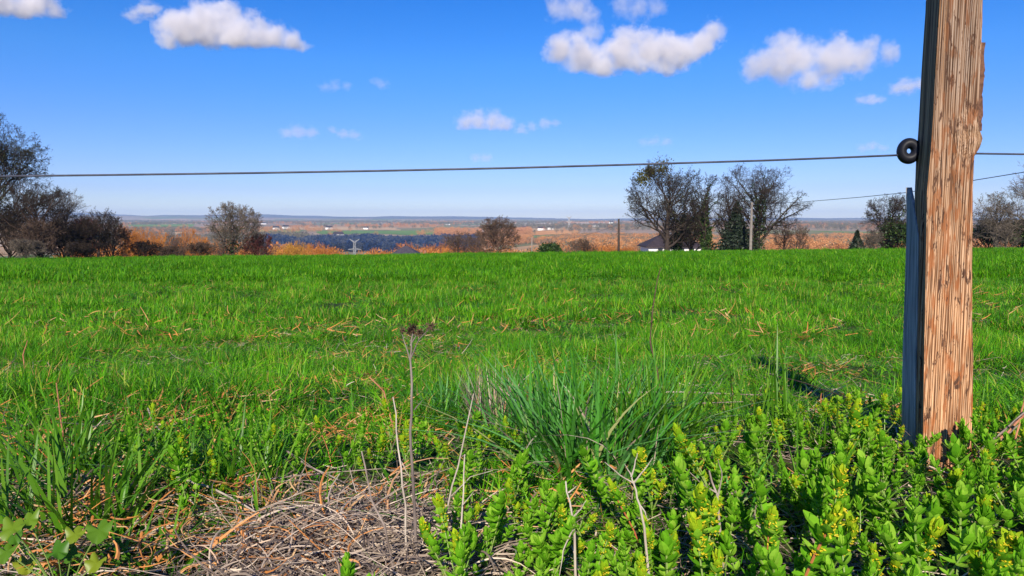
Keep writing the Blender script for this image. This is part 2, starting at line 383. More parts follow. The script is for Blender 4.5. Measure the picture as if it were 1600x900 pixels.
def drape(name, u0, u1, y0, y1, m, lift=0.6, wob=0.02):
    """a farm field far away, draped over the terrain"""
    nu, ny = 40, 16
    U = np.linspace(0, 1, nu)[None]; V = np.linspace(0, 1, ny)[:, None]
    Y = y0 + (y1 - y0) * V + 0 * U
    Y = Y + (fbm(U * 5 + u0 * 40, V * 2 + y0, 2) - 0.5) * (y1 - y0) * 0.35
    uu = u0 + (u1 - u0) * U + (fbm(V * 3 + y0, U * 0 + u0 * 9, 2) - 0.5) * wob
    X = uu * Y; Z = hz(X, Y) + lift
    f = np.array([(a * nu + b, a * nu + b + 1, (a + 1) * nu + b + 1, (a + 1) * nu + b) for a in range(ny - 1) for b in range(nu - 1)])
    mb = MB(); mb.add(np.stack([X, Y, Z], -1).reshape(-1, 3), f)
    return tag(mb.build(name, m, None, True), kind='structure')

def uof(px): return (px - 800) / F / 1.008
M['f_green'] = matte('meadow_green', [(0.3, (0.09, 0.19, 0.035)), (0.7, (0.15, 0.26, 0.05))], 0.02, 0.95)
M['f_tan'] = matte('stubble', [(0.3, (0.40, 0.26, 0.13)), (0.7, (0.55, 0.38, 0.20))], 0.02, 0.95)
M['f_orange'] = matte('ploughed_orange', [(0.3, (0.50, 0.22, 0.07)), (0.7, (0.62, 0.32, 0.11))], 0.02, 0.95)
M['f_pale'] = matte('pale_field', [(0.3, (0.42, 0.36, 0.26)), (0.7, (0.55, 0.47, 0.36))], 0.02, 0.95)
for px0, px1, y0, y1, m in ((495, 700, 1560, 1960, 'f_green'), (395, 470, 1500, 1950, 'f_green'), (440, 620, 2050, 2450, 'f_tan'),
                            (800, 900, 1450, 1750, 'f_orange'), (815, 870, 1250, 1440, 'f_green'), (812, 1000, 1800, 2100, 'f_tan'),
                            (715, 765, 3600, 4600, 'f_tan'), (780, 860, 3500, 4300, 'f_pale'), (880, 1010, 3800, 4700, 'f_pale'),
                            (195, 300, 2500, 3100, 'f_green'), (240, 320, 3400, 4300, 'f_tan'), (1250, 1350, 1900, 2300, 'f_tan'),
                            (1120, 1240, 2500, 3000, 'f_pale'), (200, 290, 1500, 1750, 'f_tan')):
    drape('meadow' if m == 'f_green' else 'farm_field', uof(px0), uof(px1), y0, y1, M[m])

# ------------------------------------------------------------------ trees
def skeleton(seed, h, w, kind='oak', twigs=5, trunk_r=None, lean=0.0):
    """branch paths [(points, radii, level)] of a bare tree of height h and crown width w, foot at the origin"""
    R = random.Random(seed); out = []
    r0 = trunk_r or h * 0.028
    sx = w / h
    P = {'oak': dict(first=0.16, n=[15, 9, 7, 5, 2], ang=[50, 45, 45, 48, 50], ln=[0.60, 0.55, 0.50, 0.50, 0.55], up=0.10),
         'spread': dict(first=0.14, n=[15, 9, 7, 5, 2], ang=[58, 50, 48, 50, 50], ln=[0.66, 0.55, 0.5, 0.5, 0.5], up=0.05),
         'bush': dict(first=0.02, n=[20, 7, 5, 4, 2], ang=[42, 38, 38, 40, 45], ln=[0.80, 0.5, 0.5, 0.5, 0.5], up=0.10),
         'tall': dict(first=0.10, n=[18, 7, 5, 4, 2], ang=[42, 42, 45, 45, 50], ln=[0.42, 0.52, 0.5, 0.5, 0.5], up=0.12)}[kind]
    def perp(d, ang, az):
        d = d.normalized(); q = d.orthogonal().normalized(); q.rotate(Matrix.Rotation(az, 3, d))
        return (d * math.cos(ang) + q * math.sin(ang)).normalized()
    ec = Vector((0, 0, 0.55 * h)) if kind != 'bush' else Vector((0, 0, 0.42 * h))
    er = (w / 2, w / 2, 0.45 * h if kind != 'bush' else 0.58 * h)
    lump = [R.uniform(0.86, 1.08) for _ in range(12)]
    def reach(q, dd):
        # distance from q to the lumpy crown envelope along dd
        o = [(q[i] - ec[i]) / er[i] for i in range(3)]; v = [dd[i] / er[i] for i in range(3)]
        A_ = sum(c * c for c in v); B_ = sum(a * c for a, c in zip(o, v)); C_ = sum(c * c for c in o) - lump[int((math.atan2(dd.y, dd.x) + 3.15) * 1.9 + dd.z * 3) % 12]
        D_ = B_ * B_ - A_ * C_
        return (-B_ + math.sqrt(D_)) / A_ if D_ > 0 else 0.0
    def grow(p, d, L, r, lv):
        n = max(2, 6 - lv); pts = [p.copy()]; rad = [r]; dirs = [d.copy()]
        for k in range(n):
            j = 0.10 + 0.05 * lv
            d = (d + Vector((R.gauss(0, j), R.gauss(0, j), R.gauss(0, j) + P['up'] * (0.6 if lv else 1)))).normalized()
            p = p + d * (L / n); t = (k + 1) / n
            pts.append(p.copy()); dirs.append(d.copy()); rad.append(max(r * (1 - 0.80 * t), 0.0085))
        out.append((pts, rad, lv))
        if lv >= twigs: return
        nn = P['n'][min(lv, 4)]; az = R.random() * 6.28
        f0 = P['first'] if lv == 0 else 0.18
        for k in range(nn):
            t = f0 + (1 - f0) * (k + R.random() * 0.8) / nn
            t = min(t, 0.99); s = t * n; i = int(s); fr = s - i
            q = pts[i].lerp(pts[i + 1], fr); dd = dirs[min(i + 1, n)]
            az += 2.4 + R.gauss(0, 0.4)
            a = math.radians(P['ang'][min(lv, 4)] * (1.15 - 0.5 * t) + R.gauss(0, 8))
            l2 = L * P['ln'][min(lv, 4)] * (1.1 - 0.55 * t) * (0.75 + 0.5 * R.random())
            rr = (rad[i] * (1 - fr) + rad[i + 1] * fr) * 0.62
            if lv == 0:
                rr = max(rr, r * 0.30)
            nd = perp(dd, a, az); D = reach(q, nd)
            if lv == 0: l2 = D * R.uniform(0.72, 1.0)
            elif D < 0.12 * h and lv < 3 and R.random() < 0.3: l2 = 0.06 * h
            else: l2 = min(l2 * 1.1, max(D, 0.035 * h) * R.uniform(0.85, 1.1))
            if l2 < 0.03 * h and lv < 2: continue
            grow(q, nd, l2, rr, lv + 1)
    grow(Vector((0, 0, -0.3)), Vector((lean, 0, 1)), h * 0.62, r0, 0)
    # fit the crown to the asked height and width
    zs = max(p.z for b in out for p in b[0]); xs = sorted(abs(p.x) for b in out if b[2] >= 3 for p in b[0])
    xw = xs[int(len(xs) * 0.985)]
    for pts, rad, lv in out:
        for p in pts:
            f = min(1, max(0, p.z / (0.2 * h)))
            p.z *= h / zs
    return out

def tubes(bs, twig_scale=1.0, keep=lambda lv: True):
    mb = MB()
    groups = {}
    for pts, rad, lv in bs:
        if keep(lv): groups.setdefault((len(pts), lv), []).append((pts, rad))
    for (n, lv), lst in groups.items():
        P_ = np.array([[tuple(p) for p in q[0]] for q in lst]); Rr = np.array([q[1] for q in lst])
        if lv >= 3: Rr = Rr * twig_scale
        s = 10 if lv == 0 else 6 if lv == 1 else 4 if lv == 2 else 3
        T = np.gradient(P_, axis=1); T /= np.linalg.norm(T, axis=2)[..., None] + 1e-9
        ref = np.array([0.3, 0.2, 0.93]) if lv else np.array([0.9, 0.4, 0.1])
        A = np.cross(T, ref); A /= np.linalg.norm(A, axis=2)[..., None] + 1e-9; B = np.cross(T, A)
        ang = np.linspace(0, 2 * np.pi, s, endpoint=False)
        V = P_[:, :, None] + Rr[:, :, None, None] * (A[:, :, None] * np.cos(ang)[None, None, :, None] + B[:, :, None] * np.sin(ang)[None, None, :, None])
        m = len(lst)
        base = (np.arange(m) * n * s)[:, None, None]; i = (np.arange(n - 1) * s)[None, :, None]; j = np.arange(s)[None, None]; j2 = (j + 1) % s
        f = np.stack([base + i + j, base + i + j2, base + i + s + j2, base + i + s + j], -1).reshape(-1, 4)
        mb.add(V.reshape(-1, 3), f)
    return mb

def cards(C, size, seed, flat=0.0, asp=0.6):
    """small leaf-sized faces at the points C"""
    r = np.random.default_rng(seed); n = len(C)
    d = r.normal(size=(n, 3)); d /= np.linalg.norm(d, axis=1)[:, None]
    q = r.normal(size=(n, 3)); q = np.cross(d, q); q /= np.linalg.norm(q, axis=1)[:, None]
    s = size * (0.6 + 0.8 * r.random((n, 1)))
    V = np.stack([C - d * s, C + q * s * asp, C + d * s, C - q * s * asp], 1)
    f = np.arange(4 * n).reshape(n, 4)
    return V.reshape(-1, 3), f

_made = {}
def tree(label, px, row_top, width_px, Y, kind='oak', seed=1, twig='twig_dark', bk='bark_dark', leaves=None, nleaf=0, leafsize=0.09,
         ivy=0, name='bare_tree', group=None, lean=0.0, tw=1.0, twigs=5, cat='tree', trunk_r=None, olive=None, sink=0.0, yoff=0):
    x = colx(px, Y); z0 = hz1(x, Y) - sink
    h = at(px, row_top, Y).z - z0; w = width_px / F * Y
    root = empty(name, (x, Y, z0)); tag(root, label, cat, group)
    sk = skeleton(seed, h, w, kind, twigs, trunk_r, lean)
    o = tubes(sk, 1, lambda lv: lv <= 1).build('trunk', M[bk], root, True)
    o = tubes(sk, tw, lambda lv: lv > 1).build('crown', M[twig], root)
    r = np.random.default_rng(seed + 50)
    if leaves:
        tips = np.array([tuple(b[0][-1]) for b in sk if b[2] >= 3] + [tuple(b[0][1]) for b in sk if b[2] >= 4])
        C = tips[r.integers(0, len(tips), nleaf)] + r.normal(size=(nleaf, 3)) * 0.12
        mb = MB(); mb.add(*cards(C, leafsize, seed)); mb.build('leaves', M[leaves], root)
    if ivy:
        low = [b for b in sk if b[2] <= 1]; C = []
        for _ in range(ivy):
            b = low[0] if r.random() < 0.55 else low[r.integers(0, len(low))]
            k = r.integers(0, len(b[0]) - 1); p = b[0][k].lerp(b[0][k + 1], r.random())
            rr = b[1][k] + 0.25 * r.random() ** 0.5 * (2.2 if b[2] == 0 else 1)
            if b[2] == 1 and r.random() < 0.5 and k > 2: continue
            a = r.random() * 6.28
            C.append((p.x + rr * math.cos(a), p.y + rr * math.sin(a), p.z + r.normal() * 0.15))
        mb = MB(); mb.add(*cards(np.array(C), 0.11, seed)); mb.build('ivy', M['ivy'], root)
    if olive:
        mb = MB()
        for (ox, orow, orad) in olive:
            c = at(ox, orow, Y); c = np.array([c.x - x, r.normal() * 0.5, c.z - z0])
            C = c + r.normal(size=(700, 3)) * orad * 0.5
            mb.add(*cards(C, 0.10, seed + int(ox)))
        mb.build('leaf_cluster', M['olive'], root)
    return root

# the big trees round the white house
g = 'trees around the white house'
tree('wide spreading tree with olive leaf clumps standing in front of the white house', 1040, 250, 132, 84, 'oak', 11, leaves='bud', nleaf=3200,
     leafsize=0.07, name='spreading_tree', group=g, trunk_r=0.33, olive=[(1036, 262, 1.1), (1004, 279, 0.9), (1018, 268, .6)], tw=1.2)
tree('dark ivy covered tree just right of the spreading tree trunk', 1054, 292, 90, 88, 'oak', 12, ivy=3200, name='ivy_tree', group=g, tw=1.1)
tree('slim ivy clad tree between the spreading tree and the conifer', 1106, 268, 62, 86, 'tall', 13, ivy=4200, name='ivy_tree', group=g, tw=1.2)
tree('thin bare tree rising behind the tip of the conifer', 1140, 275, 55, 92, 'tall', 14, name='bare_tree', group=g, twigs=4)
tree('large rounded bare tree right of the conifer, beside the grey pole', 1184, 252, 148, 86, 'spread', 15, ivy=2400, twig='twig_dark', bk='bark_dark', name='bare_tree', group=g, trunk_r=0.30, tw=1.1)
tree('small bare tree with brown twigs just right of the big rounded tree', 1226, 340, 42, 90, 'tall', 16, twig='twig_brown', bk='bark_brown', name='bare_tree', group=g, twigs=4)
tree('smallest bare sapling at the right end of the house group', 1250, 348, 34, 92, 'tall', 17, twig='twig_brown', bk='bark_brown', name='bare_tree', group=g, twigs=4)
tree('low dark bare tree between house and ivy clad tree', 1082, 330, 60, 89, 'oak', 18, name='bare_tree', group=g, twigs=4)

def conifer(label, px, row_top, width_px, Y, seed, group=None):
    x = colx(px, Y); z0 = hz1(x, Y); h = at(px, row_top, Y).z - z0; R0 = width_px / F * Y / 2
    root = empty('conifer', (x, Y, z0)); tag(root, label, 'conifer', group)
    MB().tube([(0, 0, -0.2), (0, 0, h * 0.5), (0, 0, h * 0.98)], [h * 0.03, h * 0.018, 0.01], 8).build('trunk', M['bark_dark'], root)
    r = np.random.default_rng(seed); C = []; n = int(1700 * h)
    t = r.random(n) ** 1.3; lay = np.floor(t * 16) / 16
    prof = (1 - t) * (0.75 + 0.35 * ((t * 16) % 1 < 0.5)) * (0.8 + 0.4 * vnoise(t * 30, t * 0 + seed)) + 0.03
    ang = r.random(n) * 6.28; rad = R0 * 1.1 * prof * (1 - r.random(n) ** 2.2 * 0.7) * (0.8 + 0.4 * vnoise(ang * 2 + seed, t * 9))
    C = np.stack([rad * np.cos(ang), rad * np.sin(ang), 0.15 + t * h * 0.97 - rad * 0.15], -1)
    mb = MB(); mb.add(*cards(C, 0.19, seed, asp=0.35)); mb.build('crown', M['needles'], root)
conifer('dark pointed conifer in the middle of the trees around the house', 1150, 316, 58, 85, 1, g)
conifer('small dark conifer at the left foot of the bare tree by the post', 1339, 362, 24, 86, 2)

# right of the house: trees either side of the post
g = 'bare trees seen beside the fence post'
tree('bare rounded tree just left of the post', 1392, 300, 96, 84, 'spread', 21, ivy=2500, twig='twig_dark', bk='bark_dark', name='bare_tree', group=g, tw=1.1)
tree('low bare bush at the foot of the tree left of the post', 1364, 358, 46, 80, 'bush', 22, twig='twig_grey', bk='bark_grey', name='bare_bush', cat='bush', twigs=4)
tree('bare tree with pale twigs right of the post', 1556, 298, 90, 82, 'spread', 23, twig='twig_grey', bk='bark_grey', name='bare_tree', group=g, tw=1.1)
tree('tall bare tree reaching in at the right edge', 1640, 238, 150, 80, 'spread', 24, twig='twig_grey', bk='bark_grey', name='bare_tree', group=g, tw=1.1)
def bush(label, px, row_top, width_px, Y, seed, twig='twig_dark', leaves=None, nleaf=0, group=None, tw=1.3, cat='bush', name='bare_bush', twigs=4, leafsize=0.12):
    """a many-stemmed shrub: one mesh, with its leaves as a part when it has any"""
    x = colx(px, Y); z0 = hz1(x, Y); h = at(px, row_top, Y).z - z0; w = width_px / F * Y
    sk = skeleton(seed, h, w, 'bush', twigs)
    if leaves:
        root = empty(name, (x, Y, z0)); tag(root, label, cat, group)
        tubes(sk, tw).build('branches', M[twig], root)
        r = np.random.default_rng(seed); tips = np.array([tuple(b[0][-1]) for b in sk if b[2] >= 2])
        C = tips[r.integers(0, len(tips), nleaf)] + r.normal(size=(nleaf, 3)) * 0.2
        mb = MB(); mb.add(*cards(C, leafsize, seed)); mb.build('leaves', M[leaves], root)
        return root
    o = tubes(sk, tw).build(name, M[twig], None, loc=(x, Y, z0))
    return tag(o, label, cat, group)
bush('dark leafy bush under the bare tree left of the post', 1400, 350, 60, 83, 31, leaves='ivy', nleaf=3500, name='leafy_bush')
bush('dark evergreen bush right of the post', 1545, 346, 70, 84, 32, leaves='ivy', nleaf=4000, name='leafy_bush')
bush('dark evergreen bush at the right edge of the field', 1600, 344, 80, 83, 33, leaves='ivy', nleaf=4000, name='leafy_bush')
bush('pale twiggy bush right of the post', 1574, 345, 46, 78, 34, 'twig_grey')

# left side
tree('tall dark budding tree at the left edge, higher than all others', -8, 164, 175, 72, 'oak', 41, leaves='bud', nleaf=15000, leafsize=0.065, name='budding_tree', trunk_r=0.34, tw=1.3)
g = 'bare trees and bushes on the left field edge'
tree('bare tree with wide thin branches at the foot of the tall budding tree', 62, 280, 120, 70, 'spread', 42, twig='twig_dark', bk='bark_brown', name='bare_tree', group=g)
tree('bare tree with fine upright twigs right of the tall budding tree', 108, 292, 80, 74, 'oak', 43, twig='twig_grey', bk='bark_grey', name='bare_tree', group=g, twigs=4)
tree('leaning bare tree at the right end of the left thicket', 150, 322, 90, 73, 'spread', 44, twig='twig_dark', bk='bark_dark', name='bare_tree', group=g, lean=0.25)
for k, (px, rt, w, Y, tw_, lb) in enumerate((
        (12, 322, 90, 71, 'twig_dark', 'dark bush under the tall budding tree at the left edge'),
        (60, 335, 80, 69, 'twig_brown', 'brown bush second from the left edge'),
        (98, 342, 70, 71, 'twig_dark', 'dark bush in the middle of the left thicket'),
        (134, 336, 70, 74, 'twig_red', 'reddish bush in the right half of the left thicket'),
        (172, 344, 60, 76, 'twig_brown', 'rounded brown bush at the right end of the left thicket'),
        (228, 374, 60, 78, 'twig_dark', 'low dark bush in front of the orange trees'),
        (268, 382, 60, 79, 'twig_brown', 'low brown bush between the orange trees and the lone bare tree'),
        (312, 376, 50, 80, 'twig_brown', 'low brown bush at the left foot of the lone bare tree'),
        (404, 364, 56, 79, 'twig_red', 'dark reddish bush right of the lone bare tree'),
        (38, 372, 70, 66, 'twig_grey', 'low grey bush in the front of the left thicket'),
        (118, 376, 70, 67, 'twig_dark', 'low dark bush in the front of the left thicket'))):
    bush(lb, px, rt, w * 1.2, Y, 60 + k, tw_, group=g, twigs=5, tw=1.3)
tree('lone bare tree with dense fine twigs on the left field edge', 360, 313, 112, 78, 'spread', 45, twig='twig_grey', bk='bark_brown', name='bare_tree', ivy=500, tw=1.1)

# middle
g = 'bare trees in the middle of the field edge'
tree('tallest bare tree in the middle of the field edge', 778, 335, 76, 92, 'oak', 51, twig='twig_brown', bk='bark_brown', name='bare_tree', group=g, tw=1.2)
tree('small bare tree left of the tallest middle tree', 750, 358, 44, 98, 'spread', 52, twig='twig_brown', bk='bark_brown', name='bare_tree', group=g, twigs=4)
tree('leftmost of the small bare trees in the middle', 716, 358, 58, 104, 'spread', 53, twig='twig_brown', bk='bark_brown', name='bare_tree', group=g, twigs=4)
bush('brown bare bush left of the dark pole', 908, 371, 62, 98, 54, 'twig_brown')
bush('dark green rounded hedge bush below the brown wood', 860, 382, 46, 96, 55, 'twig_dark', leaves='ivy', nleaf=5000, name='hedge_bush', leafsize=0.14)

# orange sunlit trees down the slope
g = 'orange sunlit trees down the slope'
protos = []
def bush_mesh(seed, h, w, twig, twigs=4, tw=1.6):
    return tubes(skeleton(seed, h, w, 'bush', twigs), tw).mesh('shrub', M[twig])
OM = [bush_mesh(81, 10, 9, 'twig_orange'), bush_mesh(82, 10, 11, 'twig_orange'), bush_mesh(83, 10, 9, 'twig_gold'), bush_mesh(84, 10, 10, 'twig_brown')]
spots = [(200, 346, 40, 125, 0, 'leftmost orange tree beside the left thicket'), (222, 352, 46, 135, 1, 'orange tree second from the left thicket'),
         (246, 357, 44, 140, 0, 'rounded orange tree in the middle of the left orange row'), (270, 362, 42, 130, 3, 'brownish tree in the left orange row'),
         (292, 350, 34, 150, 0, 'tall narrow orange tree left of the lone bare tree'), (312, 364, 36, 140, 1, 'orange tree behind the left side of the lone bare tree'),
         (345, 368, 44, 130, 3, 'brown tree behind the trunk of the lone bare tree'), (410, 360, 40, 150, 3, 'brown tree behind the dark reddish bush'),
         (446, 377, 40, 190, 2, 'golden tree at the left of the golden pair'), (468, 374, 40, 200, 2, 'golden tree at the right of the golden pair'),
         (498, 375, 46, 190, 0, 'orange tree left of the nearest pylon'), (532, 391, 30, 210, 0, 'low orange tree at the foot of the nearest pylon'),
         (586, 390, 36, 230, 0, 'low orange tree right of the nearest pylon'), (606, 389, 30, 240, 1, 'low orange tree left of the slate roof'),
         (640, 375, 50, 330, 0, 'orange tree behind the slate roofed house'), (667, 379, 40, 240, 1, 'orange tree just right of the slate roof'),
         (690, 374, 44, 250, 0, 'tall orange tree second right of the slate roof'), (712, 378, 46, 220, 1, 'orange tree behind the leftmost small bare tree'),
         (738, 380, 46, 210, 0, 'orange tree between two small bare trees'), (764, 383, 40, 200, 1, 'orange tree behind the tallest middle tree'),
         (930, 384, 40, 170, 1, 'orange tree left of the dark pole'), (955, 381, 44, 180, 0, 'orange tree behind the dark pole'), (984, 384, 40, 180, 1, 'orange tree left of the white house')]
for px, rt, w, Y, k, lb in spots:
    x = colx(px, Y); z0 = hz1(x, Y); h = at(px, rt, Y).z - z0
    o = bpy.data.objects.new('orange_tree', OM[k]); COL.objects.link(o)
    ww = 1.35 * w / F * Y / (9, 11, 9, 10)[k]
    o.location = (x, Y, z0); o.scale = (ww, ww, h / 10); o.rotation_euler = (0, 0, random.random() * 6.28)
    tag(o, lb, 'tree', g)

# ------------------------------------------------------------------ far woods (nobody could count them)
def puff(seed, m, n=420, h=10.0, w=8.0, conic=False, cs=0.62):
    """a whole far tree: short trunk and a crown of many small twig-clump faces"""
    r = np.random.default_rng(seed)
    d = r.normal(size=(n, 3)); d /= np.linalg.norm(d, axis=1)[:, None]
    rr = r.random(n) ** 0.4 * (0.75 + 0.5 * vnoise(d[:, 0] * 2 + seed, d[:, 2] * 2))
    C = d * rr[:, None] * [w / 2, w / 2, h * 0.42] + [0, 0, h * 0.56]
    if conic: C[:, :2] *= (1.35 - C[:, 2:3] / h).clip(0.08, 1.3)
    mb = MB(); mb.add(*cards(C, cs, seed, asp=0.35))
    mb.tube([(0, 0, -1), (0, 0, h * 0.3), (r.normal() * 0.3, 0, h * 0.8)], [0.22, 0.18, 0.05], 4)
    return mb.mesh('far_tree', m)
M['wood_orange'] = leafy('far_wood_orange', [(0, (0.30, 0.10, 0.02)), (0.6, (0.50, 0.20, 0.045)), (1, (0.30, 0.15, 0.08))], trans=0, rough=0.9, spec=0.1)
PO = [puff(30 + k, M['wood_orange'], 420, cs=0.36) for k in range(4)]
PB = [puff(k, M['wood_cloud_shade'], conic=(k % 3 == 0)) for k in range(5)]
M['wood_slate'] = leafy('far_wood_slate', [(0, (0.03, 0.05, 0.09)), (1, (0.08, 0.09, 0.12))], trans=0, rough=0.9, spec=0.1)  # lighter tone of the shadow blue painted into the valley wood
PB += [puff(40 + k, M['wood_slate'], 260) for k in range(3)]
PR = [puff(10 + k, M['wood_brown'], 330, cs=0.40) for k in range(5)]
PG = [puff(20 + k, M['wood_grey'], 200, conic=(k == 3)) for k in range(5)]

def wood(name, label, protos, n, px0, px1, y0, y1, sc=(0.8, 1.3), seed=0, keep=None, cat='wood'):
    r = np.random.default_rng(seed)
    Y = np.sqrt(r.random(n) * (y1 ** 2 - y0 ** 2) + y0 ** 2); u = uof(px0) + (uof(px1) - uof(px0)) * r.random(n)
    X = u * Y
    if keep is not None:
        k = keep(X, Y, u); X, Y = X[k], Y[k]
    n = len(X); s = sc[0] + (sc[1] - sc[0]) * r.random(n)
    pts = np.stack([X, Y, hz(X, Y)], -1)
    o = scatter(name, protos, pts, r.random(n) * 6.28, np.stack([s * 1.1, s * 1.1, s], -1), r.integers(0, len(protos), n))
    return tag(o, label, cat, kind='stuff')

wood('far_wood', 'wood coloured dark blue as under cloud shadow, filling the valley below the green meadow', PB, 6000, 415, 745, 640, 1380, (0.8, 1.5), 1,
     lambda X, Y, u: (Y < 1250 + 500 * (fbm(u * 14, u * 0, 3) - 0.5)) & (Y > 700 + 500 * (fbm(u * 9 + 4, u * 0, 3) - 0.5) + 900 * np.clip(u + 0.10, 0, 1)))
wood('far_wood', 'reddish brown bare wood across the right hand slope', PR + PG[:2], 9000, 780, 1640, 320, 980, (0.55, 1.0), 2,
     lambda X, Y, u: (Y < 960 + 260 * (fbm(u * 9 + 2, u * 0, 3) - 0.5)) & (u > 0.02 + 0.12 * (1 - Y / 1000)) | (Y < 420))
wood('far_wood', 'orange brown bare wood behind the left orange trees', PO, 1500, 100, 440, 180, 520, (0.6, 1.0), 3)
wood('far_wood', 'low orange thickets on the slope behind the crest in the middle', PO, 420, 560, 800, 225, 420, (0.7, 1.0), 13)
wood('far_wood', 'low orange thickets right of the golden trees', PO, 120, 425, 530, 210, 300, (0.75, 1.0), 14)
wood('far_wood', 'brown wood between the valley wood and the right slope', PR, 2600, 680, 830, 900, 1900, (0.8, 1.3), 4,
     lambda X, Y, u: fbm(X / 200, Y / 200, 3) > 0.42)
wood('far_wood', 'grey green woods on the left side of the plain', PG, 3500, 100, 480, 800, 1900, (0.8, 1.3), 5,
     lambda X, Y, u: fbm(X / 260, Y / 260, 3) > 0.46)
wood('hedgerows', 'hedgerows and scattered trees over the far plain', PG, 26000, 60, 1660, 1500, 5600, (0.8, 1.5), 6,
     lambda X, Y, u: (np.abs(fbm(X / 330 + 7, Y / 420, 2) - 0.5) < 0.022) | (fbm(X / 380, Y / 700 + 40, 3) > 0.60), cat='hedges')
wood('hedgerows', 'brown hedges and copses over the middle of the plain', PR, 14000, 60, 1660, 1400, 4200, (0.8, 1.4), 8,
     lambda X, Y, u: (np.abs(fbm(X / 300 + 70, Y / 500, 2) - 0.5) < 0.012) | (fbm(X / 330 + 50, Y / 500 + 20, 3) > 0.66), cat='hedges')

# ------------------------------------------------------------------ buildings
def hip_roof(mb, w, d, z, h, over=0.4, ridge=0.3):
    a, b = w / 2 + over, d / 2 + over; k = a * ridge
    v = [(-a, -b, z), (a, -b, z), (a, b, z), (-a, b, z), (-k, 0, z + h), (k, 0, z + h)]
    mb.add(v + [], [np.array([(0, 1, 5, 4), (2, 3, 4, 5), (0, 3, 2, 1)]), np.array([(1, 2, 5), (3, 0, 4)])])
    mb.box(-a, a, -b, b, z - 0.16, z - 0.003)

Yh = 132.0; xh = colx(1047, Yh); zh = hz1(xh, Yh)
hs_ = empty('house', (xh, Yh, zh)); tag(hs_, 'white single storey house with a dark hipped roof behind the spreading tree', 'house')
zeave = at(1047, 384, Yh).z - zh; zr = at(1047, 366, Yh).z - zh
wd = 80 / F * Yh
MB().box(-wd / 2, wd / 2, -4, 4, -1, zeave - 0.1).build('wall', M['wall_white'], hs_)
mb = MB(); hip_roof(mb, wd, 8, zeave, zr - zeave, 0.5, 0.35); rf = mb.build('roof', M['roof_brown'], hs_)
MB().box(1.2, 1.7, 0.4, 0.9, zr - 0.8, zr + 0.5).build('chimney', M['brick'], rf)
for k, (a0, a1, b0) in enumerate(((-2.9, -2.1, 1.0), (-1.6, -0.9, 0.0), (0.6, 1.6, 1.0), (2.4, 3.3, 1.0))):
    o = MB().box(a0, a1, -4.04, -3.9, max(0.1, b0 + zeave - 2.4), zeave - 0.35).build('door' if b0 == 0 else 'window', M['glass'], hs_)
    MB().box(a0 - .06, a1 + .06, -4.07, -3.99, zeave - 0.35, zeave - 0.27).build('frame', M['steel'], o)

Y2 = 205.0; x2 = colx(634, Y2); z2 = hz1(x2, Y2)
h2 = empty('house', (x2, Y2, z2)); tag(h2, 'house in the valley of which only the dark slate roof shows', 'house')
ze = at(634, 398, Y2).z - z2; zr = at(634, 384, Y2).z - z2
MB().box(-3.7, 3.7, -4, 4, -1, ze).build('wall', M['wall_white'], h2)
mb = MB(); hip_roof(mb, 7.4, 8, ze, zr - ze, 0.5, 0.08); rf = mb.build('roof', M['slate'], h2)
for cxx, cz in ((-0.6, zr + 0.5), (4.3, ze + 1.4), (5.3, ze + 1.2)):
    MB().box(cxx - .3, cxx + .3, 0, 0.6, ze - 3, cz).build('chimney', M['brick'], rf)
Y3 = 300.0; x3 = colx(522, Y3); z3 = hz1(x3, Y3)
h3 = empty('house', (x3, Y3, z3)); tag(h3, 'house with a grey roof peeping over the field left of the nearest pylon', 'house')
ze = at(522, 400, Y3).z - z3; zr = at(522, 393, Y3).z - z3
MB().box(-2.6, 2.6, -4, 4, -1, ze).build('wall', M['wall_white'], h3)
mb = MB(); hip_roof(mb, 5.4, 8, ze, zr - ze, 0.4, 0.3); mb.build('roof', M['slate'], h3)

# tiny farmhouses over the plain
far_house = empty('farmhouse'); g = 'tiny farmhouses scattered over the far plain'
MB().box(-7, 7, -4.5, 4.5, -3, 4.6).build('wall', M['wall_white'], far_house)
mb = MB(); hip_roof(mb, 14, 9, 4.8, 3.6, 0.5, 0.8); mb.build('roof', M['roof_brown'], far_house)
r = random.Random(5)
FH = [(432, 2000, 'white farmhouse at the left end of the green valley meadow'), (447, 2150, 'farmhouse just right of the white one by the green meadow'), (515, 2080, 'farmhouse above the left part of the green valley meadow'),
      (572, 2100, 'farmhouse above the middle of the green valley meadow'), (529, 1400, 'pale barn roof among the dark valley wood'), (820, 1900, 'white farmhouse left of the second pylon in the middle'), (846, 1850, 'farmhouse behind the orange field'),
      (860, 1950, 'farmhouse right of the orange field'), (788, 3000, 'tiny farmhouse above the tallest middle tree'), (700, 3000, 'tiny farmhouse left of the middle pylon'), (930, 2400, 'tiny farmhouse left of the dark pole'),
      (955, 3300, 'distant farmhouse just left of the dark pole'), (1283, 2100, 'farmhouse right of the bare saplings'), (1315, 2200, 'farmhouse left of the small dark conifer'), (197, 4200, 'white farmhouse on the far left hill'), (230, 3700, 'farmhouse above the left orange trees'),
      (268, 3500, 'farmhouse left of the lone bare tree top'), (285, 3900, 'distant farmhouse beside the lone bare tree'), (402, 4000, 'white farmhouse right of the lone bare tree'), (413, 3300, 'low farmhouse right of the lone bare tree')]
for k, (px, Y, lb) in enumerate(FH):
    o = far_house if k == 0 else copy_tree(far_house)
    x = colx(px, Y); s = 0.9 + 0.5 * r.random()
    o.location = (x, Y, hz1(x, Y) + 0.5); o.scale = (s, s, s); o.rotation_euler = (0, 0, r.uniform(-0.9, 0.9))
    tag(o, lb, 'farmhouse', g)

